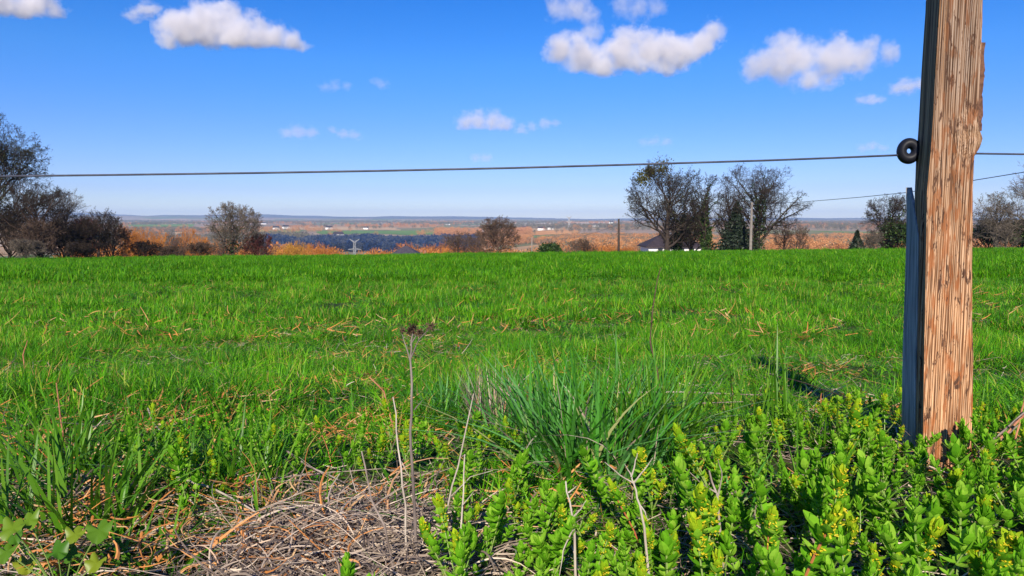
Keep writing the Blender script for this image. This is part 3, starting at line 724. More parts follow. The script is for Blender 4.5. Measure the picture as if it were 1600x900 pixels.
# ------------------------------------------------------------------ pylons and poles
def pylon(label, px, row_top, Y, s=1.0):
    x = colx(px, Y); z0 = hz1(x, Y); h = at(px, row_top, Y).z - z0; t = 0.16 * s * h / 34
    root = empty('pylon', (x, Y, z0)); tag(root, label, 'pylon', 'pylons crossing the plain')
    mb = MB(); b = h * 0.10; wst = h * 0.035
    lv = [0, 0.15, 0.3, 0.44, 0.56, 0.68, 0.8, 0.92]; wv = [b + (wst - b) * min(1, q / 0.56) for q in lv]
    C = lambda k, i: np.array([(-1, 1, 1, -1)[i] * wv[k], (-1, -1, 1, 1)[i] * wv[k], lv[k] * h])
    for k in range(len(lv) - 1):
        for i in range(4):
            mb.tube([C(k, i), C(k + 1, i)], t * 1.6, 4); mb.tube([C(k, i), C(k + 1, (i + 1) % 4)], t, 4); mb.tube([C(k + 1, i), C(k, (i + 1) % 4)], t, 4)
            mb.tube([C(k + 1, i), C(k + 1, (i + 1) % 4)], t, 4)
    mb.build('mast', M['steel'], root)
    for zz, L_, up in ((0.60, 0.24, 0.06), (0.92, 0.18, 0.07)):
        mb = MB()
        for s_ in (-1, 1):
            tip = np.array([s_ * L_ * h, 0, (zz + (up if zz > 0.8 else 0.02)) * h])
            for yy in (-wst, wst):
                mb.tube([(s_ * wst, yy, zz * h), tip], t * 1.4, 4); mb.tube([(s_ * wst, yy, (zz - 0.05) * h if zz > .8 else (zz + 0.06) * h), tip], t * 1.4, 4)
                for q in (0.25, 0.5, 0.75):
                    a0 = np.array([s_ * wst, yy, zz * h]) * (1 - q) + tip * q
                    b0 = np.array([s_ * wst, yy, ((zz - 0.05) if zz > .8 else (zz + 0.06)) * h]) * (1 - q) + tip * q
                    mb.tube([a0, b0], t, 4)
        mb.build('cross_arm', M['steel'], root)
pylon('nearest pylon, standing before the dark valley wood', 554, 373, 560, 0.7)
pylon('pylon left of the tallest middle tree', 755, 347, 1500, 1.6)
pylon('pylon standing tall between the tallest middle tree and the dark pole', 889, 338, 1700, 1.6)
pylon('pylon right of the dark pole', 990, 345, 2400, 1.6)
pylon('far pylon just left of the dark pole, smallest of all', 961, 343, 3600, 1.6)

def pole(label, px, row_top, Y, w_px, m, lean=0.0, name='utility_pole', arm=False):
    x = colx(px, Y); z0 = hz1(x, Y); h = at(px, row_top, Y).z - z0; rr = w_px / F * Y / 2
    if arm:
        root = empty(name, (x, Y, z0)); tag(root, label, 'pole')
        MB().tube([(0, 0, -0.3), (lean / 2, 0, h / 2), (lean, 0, h)], [rr * 1.15, rr, rr * 0.8], 10).build('shaft', M[m], root)
        MB().box(-0.14, 0.14, -0.14, -0.06, h * 0.95, h * 0.95 + 0.08).build('bracket', M['pole_grey'], root)
        return root, h
    return tag(MB().tube([(0, 0, -0.3), (lean / 2, 0, h / 2), (lean, 0, h)], [rr * 1.15, rr, rr * 0.8], 10).build(name, M[m], None, True, (x, Y, z0)), label, 'pole')
pole('dark wooden utility pole left of the white house', 967, 342, 86, 3.4, 'pole_wood', -0.05)
_, hp = pole('grey utility pole in front of the rounded bare tree', 1173, 316, 80, 4.2, 'pole_grey', 0.0, arm=True)
pole('thin pole standing before the orange field in the middle', 831, 371, 110, 2.0, 'pole_grey')
# thin overhead line from the grey pole to the right
P0 = at(1173, 321, 80); pts = []
for px, row, Y in ((1173, 320, 80), (1255, 315.5, 68), (1340, 308.5, 58), (1420, 300.5, 50), (1520, 282, 42), (1600, 269, 37), (1800, 226, 30)):
    pts.append(at(px, row, Y))
tag(MB().tube(pts, 0.022, 4).build('power_line', M['wire']), 'thin power line running from the grey pole behind the fence post', 'power line')
pts = [at(870 + 97 * t, 374.5 - 24 * t - 4 * math.sin(3.1416 * t) * -1, 120 - 34 * t) for t in np.linspace(0, 1, 9)]
tag(MB().tube(pts, 0.018, 4).build('power_line', M['wire']), 'short thin cable slanting up to the top of the dark pole', 'power line')
# a bent bare stick at the field edge
c = at(940, 395, 60); zc = hz1(c.x, 60)
pts = [(c.x, 60, zc), (c.x - 0.03, 60, zc + 0.5), (c.x + 0.1, 60, zc + 0.85), (c.x + 0.45, 60, zc + 1.0)]
tag(MB().tube(pts, [0.04, 0.03, 0.025, 0.015], 5).build('bent_stick', M['dead_dark']), 'bent dark stick on the field edge left of the dark pole', 'stick')

# ------------------------------------------------------------------ haze
def haze():
    m, N, L = newmat('haze_air'); out = N.new('ShaderNodeOutputMaterial'); v = N.new('ShaderNodeVolumePrincipled')
    v.inputs['Color'].default_value = (0.50, 0.68, 1.0, 1); v.inputs['Density'].default_value = 0.95e-4; v.inputs['Anisotropy'].default_value = 0.0
    L.new(v.outputs[0], out.inputs['Volume'])
    o = MB().box(-13500, 13500, -13500, 13500, -60, 175).build('haze', m)
    tag(o, kind='stuff')
haze()

# ------------------------------------------------------------------ clouds (real volumes, above and beyond the haze)
def cloud(label, lobes, Y=7000, dens=0.017, depth=1.0, seed=0, noise=1.5, flat=None):
    """lobes: (px, row, radius in px). flat: the row of the level base"""
    k = Y / F
    c0 = at(sum(l[0] for l in lobes) / len(lobes), sum(l[1] for l in lobes) / len(lobes), Y)
    L3 = []
    rr = random.Random(seed)
    for (px, row, rad) in lobes:
        c = at(px, row, Y) - c0; L3.append((c.x, rr.uniform(-0.4, 0.4) * rad * k, c.z, rad * k * (1.05 if rad > 15 else 1.4)))
    zb = (at(lobes[0][0], flat, Y) - c0).z if flat else None
    # hull
    import bmesh
    bm = bmesh.new()
    for (x, y, z, r) in L3:
        bmesh.ops.create_icosphere(bm, subdivisions=3, radius=r * 1.30, matrix=Matrix.Translation((x, y, z)))
    me = bpy.data.meshes.new('cloud'); bm.to_mesh(me); bm.free()
    o = bpy.data.objects.new('cloud', me); COL.objects.link(o); o.location = c0
    md = o.modifiers.new('hull', 'REMESH'); md.mode = 'VOXEL'; md.voxel_size = max(12.0, max(l[3] for l in L3) * 0.12)
    m, N, L = newmat('cloud_vapour')
    out = N.new('ShaderNodeOutputMaterial'); v = N.new('ShaderNodeVolumePrincipled')
    v.inputs['Color'].default_value = (0.90, 0.89, 0.91, 1); v.inputs['Anisotropy'].default_value = 0.0
    tc = N.new('ShaderNodeTexCoord'); co0 = tc.outputs['Object']
    small = max(l[2] for l in lobes) < 20
    mpz = N.new('ShaderNodeMapping'); mpz.inputs['Scale'].default_value = (1, 1, 1.5 if small else 1.0); L.new(co0, mpz.inputs[0]); co = mpz.outputs[0]
    nz = N.new('ShaderNodeTexNoise'); R = max(l[3] for l in L3)
    nz.inputs['Scale'].default_value = 1.25 / R; nz.inputs['Detail'].default_value = 6; nz.inputs['Roughness'].default_value = 0.68
    off = N.new('ShaderNodeVectorMath'); off.operation = 'ADD'; off.inputs[1].default_value = (seed * 991.0, seed * 77.0, 0); L.new(co, off.inputs[0])
    L.new(off.outputs[0], nz.inputs['Vector'])
    acc = None
    for (x, y, z, r) in L3:
        d = N.new('ShaderNodeVectorMath'); d.operation = 'DISTANCE'; d.inputs[1].default_value = (x, y, z * (1.5 if small else 1.0)); L.new(co, d.inputs[0])
        q = N.new('ShaderNodeMath'); q.operation = 'MULTIPLY_ADD'; q.inputs[1].default_value = -1 / r; q.inputs[2].default_value = 1.0
        L.new(d.outputs['Value'], q.inputs[0])
        if acc is None: acc = q.outputs[0]
        else:
            mx = N.new('ShaderNodeMath'); mx.operation = 'SMOOTH_MAX'; mx.inputs[2].default_value = 0.25
            L.new(acc, mx.inputs[0]); L.new(q.outputs[0], mx.inputs[1]); acc = mx.outputs[0]
    # body + noise
    s1 = N.new('ShaderNodeMath'); s1.operation = 'MULTIPLY_ADD'; s1.inputs[1].default_value = noise * 2; s1.inputs[2].default_value = -noise
    L.new(nz.outputs['Fac'], s1.inputs[0])
    s2 = N.new('ShaderNodeMath'); s2.operation = 'ADD'; L.new(acc, s2.inputs[0]); L.new(s1.outputs[0], s2.inputs[1]); val = s2.outputs[0]
    if zb is not None:
        sx = N.new('ShaderNodeSeparateXYZ'); L.new(co, sx.inputs[0])
        mr = N.new('ShaderNodeMapRange'); mr.inputs['From Min'].default_value = zb - R * 0.12; mr.inputs['From Max'].default_value = zb + R * 0.35
        mr.inputs['To Min'].default_value = -1.1; mr.inputs['To Max'].default_value = 0.0; L.new(sx.outputs['Z'], mr.inputs['Value'])
        s3 = N.new('ShaderNodeMath'); s3.operation = 'ADD'; L.new(val, s3.inputs[0]); L.new(mr.outputs[0], s3.inputs[1]); val = s3.outputs[0]
    mp = N.new('ShaderNodeMapRange'); mp.inputs['From Min'].default_value = 0.02; mp.inputs['From Max'].default_value = 0.85
    mp.inputs['To Min'].default_value = 0; mp.inputs['To Max'].default_value = dens; L.new(val, mp.inputs['Value'])
    L.new(mp.outputs[0], v.inputs['Density']); L.new(v.outputs[0], out.inputs['Volume'])
    me.materials.append(m)
    m.cycles.volume_step_rate = 1.0
    tag(o, label, 'cloud', 'small white clouds in the blue sky')
    return o
cloud('large bright cloud at the upper left of the sky', [(290, 48, 34), (318, 38, 36), (350, 40, 34), (375, 48, 30), (402, 52, 28), (430, 56, 24), (452, 66, 18), (472, 76, 12), (268, 68, 20)], seed=1, flat=82)
cloud('small cloud just left of the large upper left cloud', [(205, 22, 16), (222, 16, 17), (238, 14, 12)], seed=2, dens=.009)
cloud('cloud cut by the top left corner of the photo', [(0, 5, 30), (30, 6, 28), (60, 8, 26), (86, 14, 18)], seed=3, flat=34)
cloud('largest cloud, long with a raised right end, upper middle right', [(878, 80, 26), (905, 84, 30), (940, 100, 28), (970, 84, 34), (1005, 84, 36), (1040, 88, 32), (1072, 82, 28), (1098, 66, 24), (1118, 46, 15)], seed=4, flat=128)
cloud('wispy cloud above the left end of the largest cloud', [(872, 12, 20), (900, 10, 24), (918, 24, 18), (925, 48, 14)], seed=5, dens=.006)
cloud('faint cloud at the top edge above the largest cloud', [(975, 6, 20), (1000, 10, 22), (1022, 10, 18)], seed=6, dens=.004)
cloud('broad flat cloud left of the fence post', [(1190, 100, 28), (1218, 92, 34), (1250, 90, 34), (1285, 92, 32), (1318, 90, 32), (1350, 87, 28), (1382, 83, 19), (1262, 120, 24), (1240, 72, 16), (1290, 112, 24)], seed=7, dens=.010)
cloud('small cloud touching the left side of the fence post', [(1402, 138, 12), (1420, 134, 14), (1440, 132, 14)], seed=8, dens=.008)
cloud('tiny flat cloud left of the post below the broad one', [(1348, 156, 9), (1362, 156, 10), (1374, 156, 7)], seed=9, dens=.008)
cloud('small domed cloud in the middle of the sky', [(726, 196, 14), (746, 190, 19), (768, 190, 20), (786, 198, 14)], seed=10, dens=.009, flat=208)
cloud('thin cloud trailing right of the middle domed cloud', [(815, 202, 10), (832, 198, 9), (852, 192, 10), (868, 192, 7)], seed=11, dens=.005)
cloud('small flat cloud in the left half above the wire', [(448, 208, 9), (466, 206, 12), (486, 207, 10)], seed=12, dens=.006)
cloud('thin cloud right of the small flat cloud above the wire', [(520, 204, 7), (536, 209, 9), (554, 211, 9)], seed=13, dens=.005)
cloud('tiny cloud low in the middle just above the wire', [(744, 247, 8), (758, 247, 9)], seed=14, dens=.005)
cloud('faint wisp between the large left cloud and the middle', [(508, 136, 9), (525, 134, 10), (540, 134, 8)], seed=15, dens=.003)
cloud('faint wisp right of the other wisp in the left half', [(590, 128, 9), (598, 132, 9)], seed=16, dens=.003)
cloud('tiny cloud low beside the insulator on the post', [(1350, 231, 8), (1364, 228, 9), (1380, 231, 7)], seed=17, dens=.005)
cloud('faint flat cloud above the spreading tree', [(1005, 223, 8), (1022, 221, 10), (1040, 222, 9)], seed=18, dens=.003)

# ------------------------------------------------------------------ grass
def blades(mb, n, R, L0, L1, w, seed, bend=0.6, lean=0.35, seg=3, up=1.0):
    r = np.random.default_rng(seed)
    a = r.random(n) * 2 * np.pi; rr = R * np.sqrt(r.random(n))
    bx, by = rr * np.cos(a), rr * np.sin(a)
    az = a + r.normal(size=n) * 1.0; L = L0 + (L1 - L0) * r.random(n)
    ln = lean * r.random(n); bd = bend * r.random(n) ** 1.2
    ww = w * (0.6 + 0.8 * r.random(n))
    side = np.stack([-np.sin(az + r.normal(size=n) * 0.8), np.cos(az), 0 * az], -1)
    V = []
    ts = np.linspace(0, 1, seg + 1)
    for t in ts:
        hd = L * (ln * t + bd * t * t); vt = L * up * (t - 0.55 * bd * t * t) * np.sqrt(np.clip(1 - ln ** 2, 0.2, 1))
        p = np.stack([bx + hd * np.cos(az), by + hd * np.sin(az), vt - 0.01], -1)
        k = ww * (1 - t ** 2.2) + 0.0003 if t < 1 else 0 * ww
        V.append(p - side * k[:, None] / 2)
        if t < 1: V.append(p + side * k[:, None] / 2)
    m = 2 * seg + 1
    V = np.stack(V, 1).reshape(-1, 3); base = (np.arange(n) * m)[:, None]
    q = np.concatenate([base + np.array([2 * k, 2 * k + 1, 2 * k + 3, 2 * k + 2])[None] for k in range(seg - 1)]) if seg > 1 else np.zeros((0, 4), int)
    t3 = base + np.array([2 * seg - 2, 2 * seg - 1, 2 * seg])[None]
    mb.add(V, [q, t3] if len(q) else [t3]); return mb

NEAR = [blades(MB(), 24, 0.055, 0.045, 0.12, 0.0042, 100 + k, 1.6, 1.0, 4).mesh('tuft', M['grass']) for k in range(8)]
MID = [blades(MB(), 60, 0.16, 0.05, 0.125, 0.0070, 120 + k, 1.5, 1.0, 3).mesh('tuft', M['grass']) for k in range(8)]
FAR = [blades(MB(), 190, 0.55, 0.07, 0.17, 0.015, 140 + k, 0.9, 0.6, 2).mesh('tuft', M['grass_far']) for k in range(6)]

def field(name, label, protos, dens, y0, y1, seed, hs=(0.75, 1.25), thin=0.0):
    r = np.random.default_rng(seed)
    u = 0.78; m_ = 1.2
    n = int(dens * (u * (y1 ** 2 - y0 ** 2) + 2 * m_ * (y1 - y0)))
    Y = np.sqrt(r.random(n) * (y1 ** 2 - y0 ** 2) + y0 ** 2); X = (r.random(n) * 2 - 1) * (u * Y + m_)
    c = 0.6 * fbm(X * 1.3, Y * 1.3 + 50, 3) + 0.4 * fbm(X * 3.7 + 5, Y * 3.7, 2)                      # tussocks and hollows
    k = r.random(n) > thin * (1 - sst(0.36, 0.56, c))
    if y0 < 3:                                             # the bare straw-covered bank at the front
        mat_ = (np.hypot((X + 0.31) / 0.27, (Y - 1.42) / 0.24) < 1.0 + 0.7 * (fbm(X * 4, Y * 4, 2) - 0.5)) & (r.random(n) > 0.16)
        k &= ~mat_
        k &= ~((np.abs(X - 1.22) < 0.09) & (np.abs(Y - 2.07) < 0.11))
        k &= ~((Y < 2.1) & (X >= 0.30) & (r.random(n) > 0.35))
        k &= ~((Y < 2.0) & (X < 0.42) & (r.random(n) > 0.62 + 0.36 * sst(0.35, 0.5, fbm(X * 3 + 9, Y * 3, 2))))
    X, Y, c = X[k], Y[k], c[k]; n = len(X)
    s = (hs[0] + (hs[1] - hs[0]) * r.random(n)) * (0.35 + 1.5 * sst(0.34, 0.68, c) + 0.35 * (r.random(n) > 0.93))
    pts = np.stack([X, Y, hz(X, Y) - 0.004], -1)
    o = scatter(name, protos, pts, r.random(n) * 6.28, np.stack([0.9 + 0.3 * r.random(n), 0.9 + 0.3 * r.random(n), s], -1) * 1.0, r.integers(0, len(protos), n),
                tilt=r.normal(size=(n, 2)) * 0.20)
    return tag(o, label, 'grass', kind='stuff')
field('grass', 'bright green field grass nearest the camera', NEAR, 350, 0.9, 7.0, 1, hs=(0.6, 1.1), thin=0.40)
field('grass', 'bright green grass across the middle of the field', MID, 46, 6.6, 25, 2, thin=0.6)
field('grass', 'even green grass up to the far edge of the field', FAR, 5.0, 17, 84, 3, hs=(0.9, 1.2), thin=0.25)

# dry bits lying in the grass
def litter(mb, X, Y, seed, L=(0.03, 0.12), w=0.003, rise=0.02, flat=0.35, seg=4, curl=0.3, z0=0.0):
    r = np.random.default_rng(seed); n = len(X)
    az = r.random(n) * 2 * np.pi; el = r.normal(size=n) * flat; ln = L[0] + (L[1] - L[0]) * r.random(n) ** 1.6
    Z = hz(X, Y) + z0 + rise * r.random(n)
    V = []
    cu = r.normal(size=n) * curl; cv = r.normal(size=n) * curl * 0.4
    ww = w * (0.5 + r.random(n))
    for t in np.linspace(0, 1, seg + 1):
        a2 = az + cu * t
        p = np.stack([X + ln * t * np.cos(a2), Y + ln * t * np.sin(a2), Z + ln * t * np.sin(el) + cv * ln * t * (1 - t) + 0.0], -1)
        sd = np.stack([-np.sin(a2), np.cos(a2), 0.4 + 0 * a2], -1) * (ww * (1 - 0.6 * t))[:, None] / 2
        up = np.array([0, 0, 1]) * (ww * 0.45 * (1 - 0.6 * t))[:, None]
        V += [p - sd, p + up, p + sd]
    m = 3 * (seg + 1); V = np.stack(V, 1).reshape(-1, 3); base = (np.arange(n) * m)[:, None]
    q = np.concatenate([base + np.array([3 * k + a_, 3 * k + a_ + 1, 3 * k + a_ + 4, 3 * k + a_ + 3])[None] for k in range(seg) for a_ in (0, 1)])
    mb.add(V, q); return mb

r = np.random.default_rng(9)
n = 10000; Y = 1.6 + 6.5 * r.random(n) ** 1.4; X = (r.random(n) * 2 - 1) * (0.75 * Y + 0.3)
k = (fbm(X * 1.3, Y * 1.3 + 50, 3) < 0.50) & (fbm(X * 2.2 + 8, Y * 2.2, 3) + 0.10 * (X < 0) > 0.44)
mb = litter(MB(), X[k], Y[k], 3, (0.03, 0.13), 0.0035, 0.05, 0.35)
tag(mb.build('dry_grass', M['straw']), 'pale dead blades lying between the green tufts', 'dry grass', kind='stuff')
k2 = fbm(X * 1.5 + 20, Y * 1.5, 3) + 0.06 * (X < 0.2) > 0.55
mb = litter(MB(), X[k2], Y[k2], 4, (0.02, 0.08), 0.005, 0.06, 0.5)
Yf = 6 + 16 * r.random(3500) ** 1.3; Xf = (r.random(3500) * 2 - 1) * 0.76 * Yf; kf = fbm(Xf / 2 + 3, Yf / 2, 3) > 0.5
litter(mb, Xf[kf], Yf[kf], 24, (0.05, 0.16), 0.011, 0.09, 0.6)
for q_, (px, row, sx_, sy_, nn) in enumerate(((630, 690, .16, .16, 90), (320, 637, .14, .22, 130), (655, 610, .0, .0, 1), (480, 565, .3, .35, 150), (590, 655, .16, .2, 150), (400, 640, .25, .25, 110), (265, 670, .16, .14, 120),
        (200, 655, .14, .14, 90), (560, 600, .3, .3, 160), (1260, 590, .2, .2, 60), (1040, 570, .3, .3, 80), (860, 575, .15, .15, 50), (1330, 590, .25, .25, 60), (500, 690, .14, .14, 110))):
    gx_, gy_, _z = on_ground(px, row); rq = np.random.default_rng(400 + q_)
    litter(mb, gx_ + rq.normal(size=nn) * sx_ * 0.5, gy_ + rq.normal(size=nn) * sy_ * 0.5, 400 + q_, (0.02, 0.09), 0.0048, 0.05, 0.5, 4, 0.8)
tag(mb.build('dry_grass', M['straw_orange']), 'orange withered blades lying in patches in the grass', 'dry grass', kind='stuff')

# straw mat on the bank
n = 8500; X = -0.9 + 1.0 * r.random(n); Y = 1.1 + 0.9 * r.random(n)
k = (np.hypot((X + 0.31) / 0.28, (Y - 1.42) / 0.24) + (fbm(X * 5, Y * 5, 2) - 0.5) * 0.8) < 1.0
mb = litter(MB(), X[k], Y[k], 5, (0.05, 0.24), 0.0040, 0.06, 0.20, 6, 0.7)
tag(mb.build('straw_mat', M['straw']), 'matted grey and tan dead stalks heaped on the bank in front', 'straw', kind='stuff')
n = 3600; X = -1.5 + 2.3 * r.random(n); Y = 1.1 + 0.75 * r.random(n)
mb = litter(MB(), X, Y, 6, (0.04, 0.17), 0.0035, 0.03, 0.20, 5, 0.8)
tag(mb.build('straw_mat', M['straw']), 'thinner litter of dead stalks spread along the bank', 'straw', kind='stuff')
n = 520; X = -1.05 + 0.75 * r.random(n); Y = 1.3 + 0.5 * r.random(n)
mb = litter(MB(), X, Y, 8, (0.03, 0.11), 0.005, 0.07, 0.5, 5, 0.9)
tag(mb.build('straw_mat', M['straw_orange']), 'orange curled dead leaves and stalks at the left of the bank', 'straw', kind='stuff')

# ------------------------------------------------------------------ single grass tufts
def clump(label, x, y, n, R, L0, L1, w, m, seed, bend=0.8, lean=0.6, name='grass_tuft', cat='grass tuft', parts=None):
    z = hz1(x, y)
    if parts:
        root = empty(name, (x, y, z)); tag(root, label, cat)
        blades(MB(), n, R, L0, L1, w, seed, bend, lean, 6).build('green_blades', M[m], root)
        blades(MB(), parts, R, L0 * .8, L1 * .8, w * .8, seed + 1, 1.2, 0.9, 6).build('dry_blades', M['straw'], root)
        return root
    return tag(blades(MB(), n, R, L0, L1, w, seed, bend, lean, 6).build(name, M[m], None, loc=(x, y, z)), label, cat)
clump('big blue green grass tuft with long arching blades in the middle foreground', 0.22, 2.0, 420, 0.19, 0.20, 0.44, 0.0085, 'grass_blue', 1, parts=60)
clump('tall upright green tuft right of the blue green tuft', 0.42, 2.08, 130, 0.10, 0.22, 0.40, 0.0075, 'grass_lush', 2, 0.5, 0.4)
clump('blue green grass tuft spilling left beside the big one', 0.02, 2.25, 120, 0.12, 0.16, 0.30, 0.0065, 'grass_blue', 3)
clump('bright long bladed tuft at the lower left edge', -0.98, 1.62, 150, 0.14, 0.16, 0.32, 0.0085, 'grass_lush', 4, 0.7, 0.6)
clump('bright tuft second from the lower left edge', -0.72, 1.85, 110, 0.14, 0.12, 0.26, 0.0075, 'grass_lush', 5, 0.9, 0.6)
clump('loose green tuft growing through the left of the straw', -0.52, 1.62, 40, 0.10, 0.08, 0.20, 0.006, 'grass_lush', 31, 1.0, 0.8)
clump('small green tuft growing through the straw behind the short twig', -0.22, 1.70, 36, 0.08, 0.07, 0.17, 0.006, 'grass_lush', 32, 1.0, 0.8)
clump('few bright blades in front of the lobed leaves', -0.72, 1.42, 30, 0.08, 0.08, 0.20, 0.007, 'grass_lush', 33, 0.8, 0.8)
clump('bright tuft by the left edge behind the lobed leaves', -1.22, 1.95, 120, 0.14, 0.14, 0.28, 0.0075, 'grass_lush', 6)
clump('pale dry grass bunch with upright blades behind the blue green tuft', -0.06, 2.62, 140, 0.09, 0.14, 0.30, 0.0028, 'straw', 7, 0.35, 0.45, 'dry_grass_bunch', 'dry grass')
clump('dark green tuft left of the dry bunch', -0.22, 2.75, 110, 0.13, 0.12, 0.22, 0.006, 'grass_blue', 8)
clump('long thin bladed tuft left of the crosswort patch', 0.78, 2.35, 40, 0.12, 0.22, 0.42, 0.006, 'grass_lush', 9, 0.3, 0.5)
clump('tuft of bright grass growing up through the middle of the crosswort patch', 0.72, 1.62, 46, 0.10, 0.14, 0.30, 0.006, 'grass_lush', 41, 0.8, 0.6)
clump('grass tuft between the crosswort patch and the left of the post', 1.0, 2.3, 70, 0.14, 0.10, 0.24, 0.006, 'grass_lush', 42, 0.8, 0.7)
clump('grass tuft at the left rim of the crosswort patch', 0.47, 1.68, 60, 0.10, 0.10, 0.24, 0.006, 'grass_blue', 43, 0.9, 0.7)
clump('green tuft behind the right side of the post', 1.62, 2.6, 90, 0.15, 0.10, 0.22, 0.006, 'grass_lush', 10)

# ------------------------------------------------------------------ fence post
def build_post():
    yf = 2.0                                            # depth of the front left corner
    nx, ny = -0.208, -0.978                             # outward normal of the front face
    tx, ty = 0.978, -0.208                              # along the front face, to the right
    zb, zt = -0.12, 1.285
    zs = np.linspace(zb, zt, 520)
    # columns of the corners by image row (front left, front right, back left)
    rows = np.array([-120, 0, 100, 190, 205, 218, 232, 245, 300, 400, 520, 660, 760, 900])
    fl = np.array([1473, 1469, 1463, 1458, 1457, 1456, 1455, 1454, 1449, 1447, 1445, 1443, 1441, 1438])
    fr = np.array([1540, 1536, 1533, 1529, 1531, 1535, 1531, 1523, 1521, 1520, 1520, 1520, 1519, 1517])
    bl = np.array([1450, 1446, 1439, 1434, 1433, 1432, 1431, 1430, 1428, 1427, 1425, 1424, 1422, 1419])
    def row_of(z, y):
        e = z - EYE; yy = y * cp - e * sp_; zz = y * sp_ + e * cp
        return 450 - F * zz / yy
    def solve(px, row, p, d):
        # point p + s*d (plan) whose column is px at this row
        q = ray(px, row); k = q[0] / q[1]
        s = (k * p[1] - p[0]) / (d[0] - k * d[1]); return s
    top = []
    nf, ns = 190, 26                                    # points on the front, on each other side
    V = []
    zr = zs
    u = np.linspace(0, 1, nf)
    rg = np.random.default_rng(2)
    for z in zs:
        row = row_of(z, yf)
        q = ray(np.interp(row, rows, fl), row); A = np.array([q[0] / q[1] * yf, yf])
        wF = solve(np.interp(row, rows, fr), row, A, (tx, ty)); wD = solve(np.interp(row, rows, bl), row, A, (-nx, -ny))
        wD = min(max(wD, 0.10), 0.16)
        # rounded and worn corners, grooves of the grain
        gx = u * wF
        ph = gx * 1000 / 2.7 + 0.25 * np.sin(z * 2.2) + 1.6 * vnoise(gx * 90, np.full(nf, 0.3)) + 0.5 * fbm(np.full(nf, z * 1.3), gx * 12, 2)
        kd = np.hypot((gx - wF * 0.80) / 0.030, (z - 0.905) / 0.035)        # the knot bends the grain round it
        ph = ph * (1 - np.exp(-kd ** 2)) + np.exp(-kd ** 2) * kd * 9
        groove = (0.5 + 0.5 * np.sin(ph * 2 * np.pi * 0.5)) ** 0.7
        deep = vnoise(gx * 420, np.full(nf, z * 1.5))
        d = -0.0016 * (1 - groove) - 0.0022 * np.clip(deep - 0.6, 0, 1) * 2 + 0.0015 * (fbm(gx * 30, np.full(nf, z * 5), 2) - 0.5)
        d += 0.010 * np.exp(-kd ** 2 * 0.8) - 0.006 * np.exp(-(kd * 2.4) ** 2)
        rnd = 0.004 * (np.exp(-gx / 0.004) + np.exp(-(wF - gx) / 0.004)) * (0.7 + 0.8 * vnoise(np.full(nf, z * 25), gx * 0))
        d -= rnd
        fx = A[0] + tx * gx + nx * d; fy = A[1] + ty * gx + ny * d
        Bq = A + np.array([tx, ty]) * wF
        v = np.linspace(0, 1, ns + 2)[1:-1]
        dr = 0.003 * (fbm(v * 6, np.full(ns, z * 9), 3) - 0.5) * 2 + 0.004 * (fbm(np.full(ns, z * 3), v * 0 + 4, 2) - 0.5)
        rx = Bq[0] - nx * v * wD + tx * dr; ry = Bq[1] - ny * v * wD + ty * dr
        Cc = Bq - np.array([nx, ny]) * wD; Dd = A - np.array([nx, ny]) * wD
        bx = Cc[0] + (Dd[0] - Cc[0]) * v; by = Cc[1] + (Dd[1] - Cc[1]) * v
        v2 = np.linspace(0, 1, 44)[1:-1]
        dl = -0.0012 * vnoise(v2 * 40, np.full(42, z * 4)) - 0.0008 * vnoise(v2 * 110, np.full(42, z * 5))
        ck = sst(0.64, 0.72, 1 - v2) * 0 + np.exp(-((v2 - 0.62 - 0.02 * math.sin(z * 5)) / 0.07) ** 2)   # long drying crack
        dl = dl - 0.045 * ck * float(sst(0.80, 0.62, z) if False else (1 - sst(0.70, 0.80, z)))
        lx = Dd[0] + nx * v2 * -wD * -1 * 1.0; ly = Dd[1] + ny * v2 * wD
        lx = Dd[0] + nx * v2 * wD + -tx * dl; ly = Dd[1] + ny * v2 * wD + -ty * dl
        ring = np.stack([np.concatenate([fx, rx, bx, lx]), np.concatenate([fy, ry, by, ly]), np.full(nf + 2 * ns + 42, z)], -1)
        V.append(ring)
    V = np.array(V); n = V.shape[1]; m = len(zs)
    i = np.arange(m - 1)[:, None] * n; j = np.arange(n)[None]; j2 = (j + 1) % n
    f = np.stack([i + j, i + j2, i + n + j2, i + n + j], -1).reshape(-1, 4)
    topc = V[-1].mean(0); vv = np.vstack([V.reshape(-1, 3), [topc]])
    jj = np.arange(n); f3 = np.stack([(m - 1) * n + jj, (m - 1) * n + (jj + 1) % n, np.full(n, m * n)], -1)
    # wood
    mat, N, L = newmat('weathered_wood')
    out = N.new('ShaderNodeOutputMaterial'); b = N.new('ShaderNodeBsdfPrincipled')
    ge = N.new('ShaderNodeNewGeometry'); tc = N.new('ShaderNodeTexCoord'); mp = N.new('ShaderNodeMapping'); mp.inputs['Scale'].default_value = (1, 1, 0.012)
    L.new(tc.outputs['Object'], mp.inputs[0])
    def noise(sc, det, vec=mp, rg_=0.6):
        q = N.new('ShaderNodeTexNoise'); q.inputs['Scale'].default_value = sc; q.inputs['Detail'].default_value = det; q.inputs['Roughness'].default_value = rg_
        L.new(vec.outputs[0] if vec is mp else vec, q.inputs['Vector']); return q.outputs['Fac']
    def mix(fac, A_, B_, mode='MIX'):
        q = N.new('ShaderNodeMix'); q.data_type = 'RGBA'; q.blend_type = mode
        if isinstance(fac, float): q.inputs['Factor'].default_value = fac
        else: L.new(fac, q.inputs['Factor'])
        for s_, v_ in (('A', A_), ('B', B_)):
            if isinstance(v_, tuple): q.inputs[s_].default_value = (*v_, 1)
            else: L.new(v_, q.inputs[s_])
        return q.outputs['Result']
    def rmp(fac, stops): q = ramp(N, stops); L.new(fac, q.inputs[0]); return q.outputs[0]
    grain0 = noise(270, 3)
